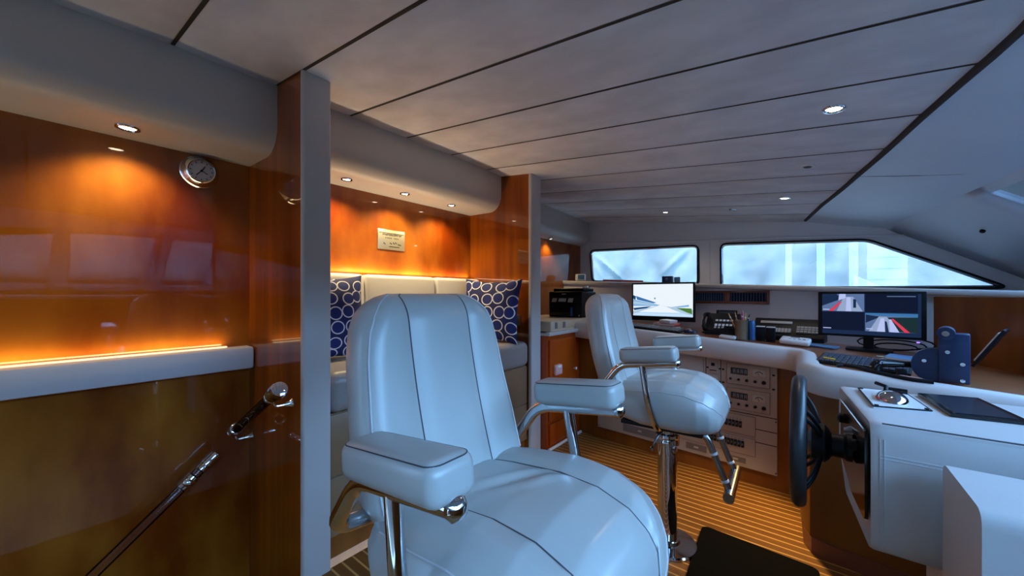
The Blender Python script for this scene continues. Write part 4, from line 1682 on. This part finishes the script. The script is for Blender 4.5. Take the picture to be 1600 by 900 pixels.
b.box((0.045, 0.075, 0.165), (0.15, 0.012, 0.045), (R(-15), 0, 0), bev=0.003)
b.box((0.045, 0.068, 0.165), (0.11, 0.004, 0.026), (R(-15), 0, 0), mi=1)
b.build('display', [M['black'], M['keys']], dp)
b = B()
b.tube(arc([V(-0.075, -0.115, 0.035), V(-0.10, -0.08, 0.10), V(-0.105, 0.03, 0.155), V(-0.085, 0.075, 0.145)], 0.05, 5), [0.019, 0.019, 0.015, 0.013, 0.013, 0.012, 0.012, 0.013, 0.013, 0.013, 0.014, 0.016, 0.019, 0.021][:14], 12)
b.build('handset', M['black_gloss'], dp)
b = B()
b.tube([V(-0.08 - 0.02 * math.sin(j * 0.25) + 0.006 * math.cos(j * 1.9), -0.11 + 0.004 * j, 0.012 + 0.006 * math.sin(j * 1.9)) for j in range(30)], 0.003, 6)
b.build('cord', M['black'], dp)
b = B(on_desk(-0.5, 3.12))
b.box((-0.475, 3.12, zd(-0.475) + 0.012), (0.105, 0.055, 0.018), (R(8), SLOPE, R(-5)), bev=0.004)
for i in range(6):
    b.box((-0.512 + 0.014 * i, 3.118, zd(-0.475) + 0.0215), (0.009, 0.03, 0.002), (R(8), SLOPE, R(-5)), mi=1)
tag(b.build('calculator', [M['white'], M['offwhite']]), 'small white calculator on the desk edge before the black phone', 'calculator')
b = B(on_desk(-0.5, 3.2))
b.prism(round_poly([(-0.545, 0.0), (-0.425, 0.0), (-0.435, 0.068), (-0.535, 0.068)], 0.015, 4), lambda x, z: V(x, 3.19 + 0.3 * z, zd(-0.485) + z), lambda x, z: V(x, 3.205 + 0.3 * z, zd(-0.485) + z))
tag(b.build('phone_stand', M['black']), 'small black stand just behind the white calculator', 'stand')

# pen cup with pens
cx_, cy_ = -0.395, 3.16
cz = zd(cx_)
b = B((cx_, cy_, cz))
b.lathe([(0.034, 0.001), (0.040, 0.004), (0.042, 0.135), (0.0425, 0.14), (0.039, 0.14), (0.037, 0.01)], (cx_, cy_, cz), (0, 0, 1), 28)
tag(b.build('pen_cup', M['bronze']), 'bronze pen cup full of pens on the desk', 'pen cup')
for (dx, dy, tx, ty, L_, m_, nm, lab) in ((-0.022, -0.01, -0.115, -0.02, 0.19, 'orange', 'pencil', 'orange pencil leaning out of the bronze cup to the left'), (-0.012, 0.008, -0.06, 0.03, 0.19, 'orange', 'pencil', 'second orange pencil in the bronze cup, more upright'), (0.004, -0.006, 0.008, -0.01, 0.185, 'magenta', 'marker', 'magenta marker standing in the bronze cup'), (0.012, 0.010, -0.012, 0.02, 0.195, 'pink', 'marker', 'pink marker at the back of the bronze cup'), (0.014, -0.012, 0.03, -0.01, 0.18, 'yellow', 'pencil', 'yellow pencil in the bronze cup'), (0.020, 0.008, 0.055, 0.0, 0.175, 'black', 'pen', 'black pen leaning right in the bronze cup')):
    a = V(cx_ + dx * 0.4, cy_ + dy * 0.4, cz + 0.014)
    d = (V(cx_ + dx + tx * 0.5, cy_ + dy + ty * 0.5, cz + L_) - a).normalized()
    r_ = 0.0065 if nm == 'marker' else 0.004
    b = B(a)
    b.tube([a, a + d * L_ * 0.93, a + d * L_], [r_, r_, r_ * 0.35], 10)
    b.tube([a + d * L_ * 0.80, a + d * L_ * 0.86], r_ * 1.08, 10, 1)
    tag(b.build(nm, [M[m_], M['white']]), lab, nm, 'pens in the bronze cup')
b = B(on_desk(-0.32, 3.17))
b.lathe([(0.021, 0.001), (0.023, 0.004), (0.023, 0.132), (0.020, 0.14), (0.018, 0.137), (0.018, 0.02)], on_desk(-0.337, 3.19), (0, 0, 1), 24)
tag(b.build('blue_tumbler', M['blue']), 'slim blue tumbler standing against the bronze pen cup', 'tumbler')
for k, (x, lab) in enumerate(((-0.285, 'black charger box beside the blue tumbler, left of two'), (-0.225, 'black charger box before the wide console, right of two'))):
    b = B(on_desk(x, 3.22))
    b.box((x, 3.24, zd(x) + 0.050), (0.052, 0.05, 0.098), (0, 0, R(-4)), bev=0.004)
    b.box((x, 3.236, zd(x) + 0.101), (0.050, 0.046, 0.006), (0, 0, R(-4)), mi=1)
    b.tube([V(x + 0.01, 3.212, zd(x) + 0.02), V(x + 0.015, 3.19, zd(x) + 0.008), V(x + 0.03, 3.17, zd(x) + 0.005)], 0.003, 8)
    tag(b.build('charger', [M['black'], M['white']]), lab, 'charger', 'black chargers on the desk')
# tall radio console with key pads
rc = thing('radio_console', 'wide black radio console with keypads leaning behind the chargers', 'console', on_desk(-0.14, 3.46), R(-8))
b = B()
b.prism([(-0.07, 0.0), (0.09, 0.0), (0.09, 0.13), (0.055, 0.155), (0.035, 0.150), (-0.07, 0.03)], lambda y, z: V(-0.21, y, z), lambda y, z: V(0.22, y, z))
b.build('body', M['black'], rc)
ta = math.atan2(0.12, 0.105)
for (x0, x1, t0, t1, m_) in ((-0.17, 0.03, 0.72, 0.86, 'offwhite'), (-0.09, 0.03, 0.2, 0.45, 'keys'), (0.06, 0.19, 0.22, 0.62, 'keys')):
    b = B()
    yc = -0.07 + 0.105 * (t0 + t1) / 2
    zc2 = 0.03 + 0.12 * (t0 + t1) / 2
    b.box(((x0 + x1) / 2, yc - 0.002, zc2 + 0.002), (x1 - x0, (t1 - t0) * 0.16, 0.006), (ta, 0, 0), bev=0.001, mi=0)
    if m_ == 'keys':
        for i in range(6):
            for j in range(3):
                b.box((x0 + (x1 - x0) * (i + 0.5) / 6, yc - 0.0045 + (j - 1) * (t1 - t0) * 0.032, zc2 + 0.005 + (j - 1) * (t1 - t0) * 0.036), ((x1 - x0) / 8, 0.012, 0.004), (ta, 0, 0), mi=1)
    b.build('key_pad' if m_ == 'keys' else 'label_strip', [M['grey'] if m_ == 'keys' else M[m_], M['offwhite']], rc)
b = B(on_desk(-0.10, 3.2))
b.box((-0.085, 3.19, zd(-0.085) + 0.026), (0.165, 0.11, 0.034), (R(9), SLOPE, R(-6)), bev=0.012, seg=3)
b.box((-0.085, 3.215, zd(-0.085) + 0.0465), (0.05, 0.02, 0.004), (R(9), SLOPE, R(-6)), mi=1)
for i in range(5):
    b.box((-0.14 + 0.026 * i, 3.17, zd(-0.085) + 0.0405), (0.014, 0.008, 0.002), (R(9), SLOPE, R(-6)), mi=1)
tag(b.build('intercom', [M['white'], M['grey']]), 'white intercom unit on the desk before the wide black console', 'intercom')
b = B(on_desk(0.05, 3.25))
b.box((0.045, 3.25, zd(0.045) + 0.006), (0.18, 0.12, 0.008), (0, SLOPE, R(-18)), bev=0.002)
tag(b.build('folder', M['blue_paper']), 'flat blue folder lying left of the four view monitor', 'folder')

# notebooks right of the keyboard
for k, (m_, lab) in enumerate((('white', 'white notebook under the dark blue one beside the helm keyboard'), ('blue_paper', 'dark blue notebook lying on a white one beside the helm keyboard'))):
    x, y = 0.43, 2.87
    z = zd(x) + 0.008 + 0.016 * k
    b = B((x, y, z - 0.007))
    b.box((x, y, z), (0.24 - 0.02 * k, 0.17, 0.013), (0, SLOPE, R(-20 + 6 * k)), bev=0.003)
    b.box((x + 0.002, y - 0.002, z), (0.24 - 0.02 * k - 0.006, 0.171, 0.008), (0, SLOPE, R(-20 + 6 * k)), mi=1)
    tag(b.build('notebook', [M[m_], M['offwhite']]), lab, 'notebook')
for k, (p, q, m_, lab) in enumerate((((0.05, 2.50, 0), (0.095, 2.47, 0), 'yellow', 'yellow pencil on the helm edge left of the keyboard'), ((0.29, 2.98, 0), (0.36, 3.0, 0), 'bronze', 'brass coloured pen lying before the dark blue notebook'))):
    a = V(p[0], p[1], zd(p[0]) + 0.02 * (k == 0) + 0.006)
    e = V(q[0], q[1], zd(q[0]) + 0.02 * (k == 0) + 0.006)
    b = B(a)
    b.tube([a, a + (e - a) * 0.9, e], [0.0045, 0.0045, 0.001], 10)
    tag(b.build('pencil', M[m_]), lab, 'pencil')
# handset lying on the helm with its cable
hs = thing('radio_handset', 'black radio handset with thick cable lying on the helm top', 'handset', on_desk(0.26, 2.33))
b = B()
b.tube(arc([V(-0.045, -0.01, 0.03), V(-0.03, 0.0, 0.05), V(0.05, 0.035, 0.052), V(0.105, 0.06, 0.05)], 0.03, 5), [0.016, 0.019, 0.021, 0.022, 0.022, 0.02, 0.018, 0.016, 0.015, 0.014, 0.014, 0.014, 0.014, 0.014], 14)
b.tube([(-0.035, -0.01, 0.012), (-0.03, 0.0, 0.045)], 0.02, 12)
b.build('grip', M['black_gloss'], hs)
b = B()
b.tube([V(-0.165, 0.02, 0.022), V(-0.14, 0.03, 0.026), V(-0.10, 0.0, 0.026), V(-0.05, -0.06, 0.02), V(0.01, -0.10, 0.016), V(0.06, -0.115, 0.012), V(0.12, -0.12, 0.010)], 0.0085, 12)
b.build('cable', M['black'], hs)
b = B()
b.box((0.05, 0.03, 0.016), (0.03, 0.05, 0.028), bev=0.004)
b.build('cradle', M['black'], hs)
b = B(on_desk(0.33, 2.27))
b.box((0.325, 2.272, zd(0.325) + 0.008), (0.085, 0.05, 0.012), (0, SLOPE, R(-14)), bev=0.003)
b.box((0.325, 2.272, zd(0.325) + 0.0145), (0.065, 0.034, 0.003), (0, SLOPE, R(-14)), mi=1)
tag(b.build('switch_box', [M['grey'], M['pink']]), 'flat grey switch box between the handset and the dark bracket', 'switch box')
# bracket mounted unit at the right edge
un = thing('searchlight_control', 'tall navy bracketed control with silver screws at right of helm top', 'control unit', on_desk(0.40, 2.36), R(-12))
b = B()
pts = [V(-0.012 + 0, 0, 0)]
disc = [(0.025 + 0.064 * math.cos(R(a)), 0.068 + 0.070 * math.sin(R(a))) for a in range(0, 360, 12)]
disc = [(x, max(0.0, z)) for x, z in disc]
b.prism(disc, lambda x, z: V(x - 0.02, -0.03, z), lambda x, z: V(x - 0.02, 0.035, z))
b.build('drum', M['navy'], un)
b = B()
b.box((0.062, -0.0, 0.105), (0.085, 0.09, 0.20), bev=0.006)
b.tube([(0.040, -0.052, 0.205), (0.040, 0.05, 0.205)], 0.026, 20)
b.build('bracket', M['navy'], un)
for (x, y, z, r) in ((0.085, -0.043, 0.085, 0.009), (0.045, -0.043, 0.13, 0.009), (0.085, -0.043, 0.02, 0.009), (-0.02, -0.028, 0.085, 0.009), (0.04, -0.051, 0.205, 0.014)):
    b = B()
    b.cyl((x, y, z), (x, y - 0.008, z), r, r * 0.8, 12)
    b.build('screw', M['chrome'], un)
b = B((0.62, 2.75, zd(0.6)))
b.box((0.66, 2.79, 1.00), (0.012, 0.16, 0.20), (0, R(28), R(-18)), bev=0.003)
b.box((0.654, 2.79, 1.005), (0.008, 0.13, 0.15), (0, R(28), R(-18)), mi=1)
tag(b.build('clipboard', [M['black'], M['white']]), 'dark clipboard with white sheet leaning at the front desk end', 'clipboard')

# things on the window ledge
b = B((-2.2, LF(-2.2) + 0.12, LZ(-2.2)))
x, y = -2.17, LF(-2.17) + 0.10
b.box((x, y, LZ(x) + 0.042), (0.12, 0.05, 0.080), (R(-15), 0, R(20)), bev=0.008)
b.box((x + 0.02, y - 0.026, LZ(x) + 0.046), (0.075, 0.006, 0.055), (R(-15), 0, R(20)), mi=1)
tag(b.build('ledge_clock', [M['white'], M['blue']]), 'small white clock with blue face on the left end of the window ledge', 'clock')
x = -1.12
y = LF(x) + 0.12
b = B((x, y, LZ(x)))
b.box((x, y, LZ(x) + 0.035), (0.095, 0.07, 0.066), bev=0.005)
b.lathe([(0.014, 0), (0.016, 0.004), (0.010, 0.010)], (x + 0.0, y - 0.034, LZ(x) + 0.035), (0, -1, 0), 16, mi=1)
tag(b.build('ledge_box', [M['navy'], M['blue']]), 'dark navy box on the window ledge above the bright monitor', 'box')
b = B((-1.02, LF(-1.03) + 0.13, LZ(-1.03)))
b.lathe([(0.026, 0.0), (0.028, 0.004), (0.028, 0.052), (0.024, 0.058), (0.01, 0.06)], (-1.03, LF(-1.03) + 0.13, LZ(-1.03) + 0.002), (0, 0, 1), 20)
tag(b.build('ledge_jar', M['blue_paper']), 'small blue jar beside the navy box on the window ledge', 'jar')
x = -1.75
b = B((x, LF(x) + 0.25, LZ(x)))
b.tube([V(-1.98, LF(-1.98) + 0.36, LZ(-1.98) + 0.018), V(-1.7, LF(-1.7) + 0.34, LZ(-1.7) + 0.017), V(-1.45, LF(-1.45) + 0.3, LZ(-1.45) + 0.016)], [0.013, 0.012, 0.009], 10)
tag(b.build('rolled_flag', M['red']), 'long red rolled cloth lying on the ledge under the left window', 'cloth')

# small dark knob on the windshield corner
p = ws(3.9, 0.30)
b = B(tuple(p))
b.lathe([(0.014, 0), (0.014, 0.012), (0.008, 0.018)], p, (-0.5, -0.2, -0.8), 14)
tag(b.build('corner_button', M['black']), 'small dark button on the blue-grey windshield corner', 'button')


# ------------------------------------------------------------------ recessed lights
def downlight(label, loc, n, r, lens, watts, color, group, spot=110, blend=0.7, aim=None, lit=True, name='downlight'):
    th = thing(name, label, 'recessed light', loc, 0, group)
    q = Vector(n).normalized().to_track_quat('Z', 'Y')
    th.rotation_euler = q.to_euler()
    b = B()
    b.lathe([(r, 0.0), (r, 0.003), (r * 0.95, 0.007), (r * 0.75, 0.008), (r * 0.66, 0.003), (r * 0.62, 0.0)], (0, 0, 0), (0, 0, 1), 32)
    b.build('bezel', M['chrome'] if name == 'downlight' else M['white'], th)
    b = B()
    b.lathe([(r * 0.64, 0.001), (r * 0.64, 0.003)] if name == 'downlight' else [(r * 0.5, 0.0075), (r * 0.5, 0.0095)], (0, 0, 0), (0, 0, 1), 28)
    b.build('lens', lens, th)
    if watts:
        l = bpy.data.lights.new('downlight_lamp', 'SPOT')
        l.energy = watts
        l.color = color
        l.spot_size = R(spot)
        l.spot_blend = blend
        l.shadow_soft_size = r * 0.6
        o = bpy.data.objects.new('downlight_lamp', l)
        COL.objects.link(o)
        nn = Vector(n).normalized()
        o.location = Vector(loc) + nn * 0.02
        o.rotation_euler = Vector(aim if aim else n).to_track_quat('-Z', 'Y').to_euler()
    return th


WARM = (1.0, 0.77, 0.42)
gs = 'warm downlights under the settee soffit'
downlight('warm downlight under the stairwell soffit', (-2.20, 0.235, 1.936), (0, 0, -1), 0.040, M['lamp'], 13, WARM, None, 120, 0.8, (-0.25, 0, -1))
for y, lab in ((1.185, 'warm downlight under the settee soffit nearest the grey post'), (1.60, 'warm downlight under the settee soffit, middle of three'), (2.03, 'warm downlight under the settee soffit farthest along, near the corner')):
    downlight(lab, (-2.195, y - 0.02, 1.946), (0, 0, -1), 0.034, M['lamp'], 20, WARM, gs, 130, 0.8, (-0.12, 0, -1))
downlight('warm downlight under the short soffit beyond the far post', (-2.31, 3.62, 1.882), (0, 0, -1), 0.032, M['lamp'], 7, WARM, None, 120, 0.8)
COOL = (1.0, 0.80, 0.58)
gc = 'ceiling downlights'
nC = (-0.11, -0.03, -1)
for (x, y, r, lab, lit) in ((0.073, 2.036, 0.040, 'bright ceiling downlight nearest the windshield header', 1), (-0.157, 3.504, 0.040, 'lit ceiling downlight farther along above the dark monitor', 1), (-1.134, 3.886, 0.034, 'small warm ceiling downlight near the left side window', 1)):
    downlight(lab, (x, y, zc(x, y) - 0.001), nC, r, M['lamp_cool'], 4, COOL, gc, 140, 0.6)
downlight('white ring detector with dark centre between two ceiling downlights', (-0.016, 2.772, zc(-0.016, 2.772) - 0.001), nC, 0.036, M['black'], 0, COOL, None, name='ceiling_detector')
downlight('unlit dark recessed ceiling light near the side windows', (-0.546, 3.848, zc(-0.546, 3.848) - 0.001), nC, 0.034, M['dark_gap'], 0, COOL, None)


def strip(name, loc, size, direction, watts, color):
    l = bpy.data.lights.new(name, 'AREA')
    l.shape = 'RECTANGLE'
    l.size, l.size_y = size
    l.energy = watts
    l.color = color
    o = bpy.data.objects.new(name, l)
    o.location = loc
    o.rotation_euler = Vector(direction).to_track_quat('-Z', 'X').to_euler()
    COL.objects.link(o)
    return o


l = bpy.data.lights.new('courtesy_lamp', 'SPOT')
l.energy = 28
l.color = (1.0, 0.66, 0.25)
l.spot_size = R(105)
l.spot_blend = 0.6
l.shadow_soft_size = 0.03
o = bpy.data.objects.new('courtesy_lamp', l)
COL.objects.link(o)
o.location = (-0.11, 2.56, 0.745)
o.rotation_euler = Vector((-0.45, -0.35, -1)).to_track_quat('-Z', 'Y').to_euler()
strip('ledge_strip_lamp', (-2.352, -0.5, 0.988), (0.02, 2.2), (-0.25, 0, 1), 2.6, (1.0, 0.74, 0.34))
strip('settee_strip_lamp', (-2.362, 1.6165, 1.392), (0.016, 1.5), (0.12, 0, 1), 4.0, (1.0, 0.78, 0.5))
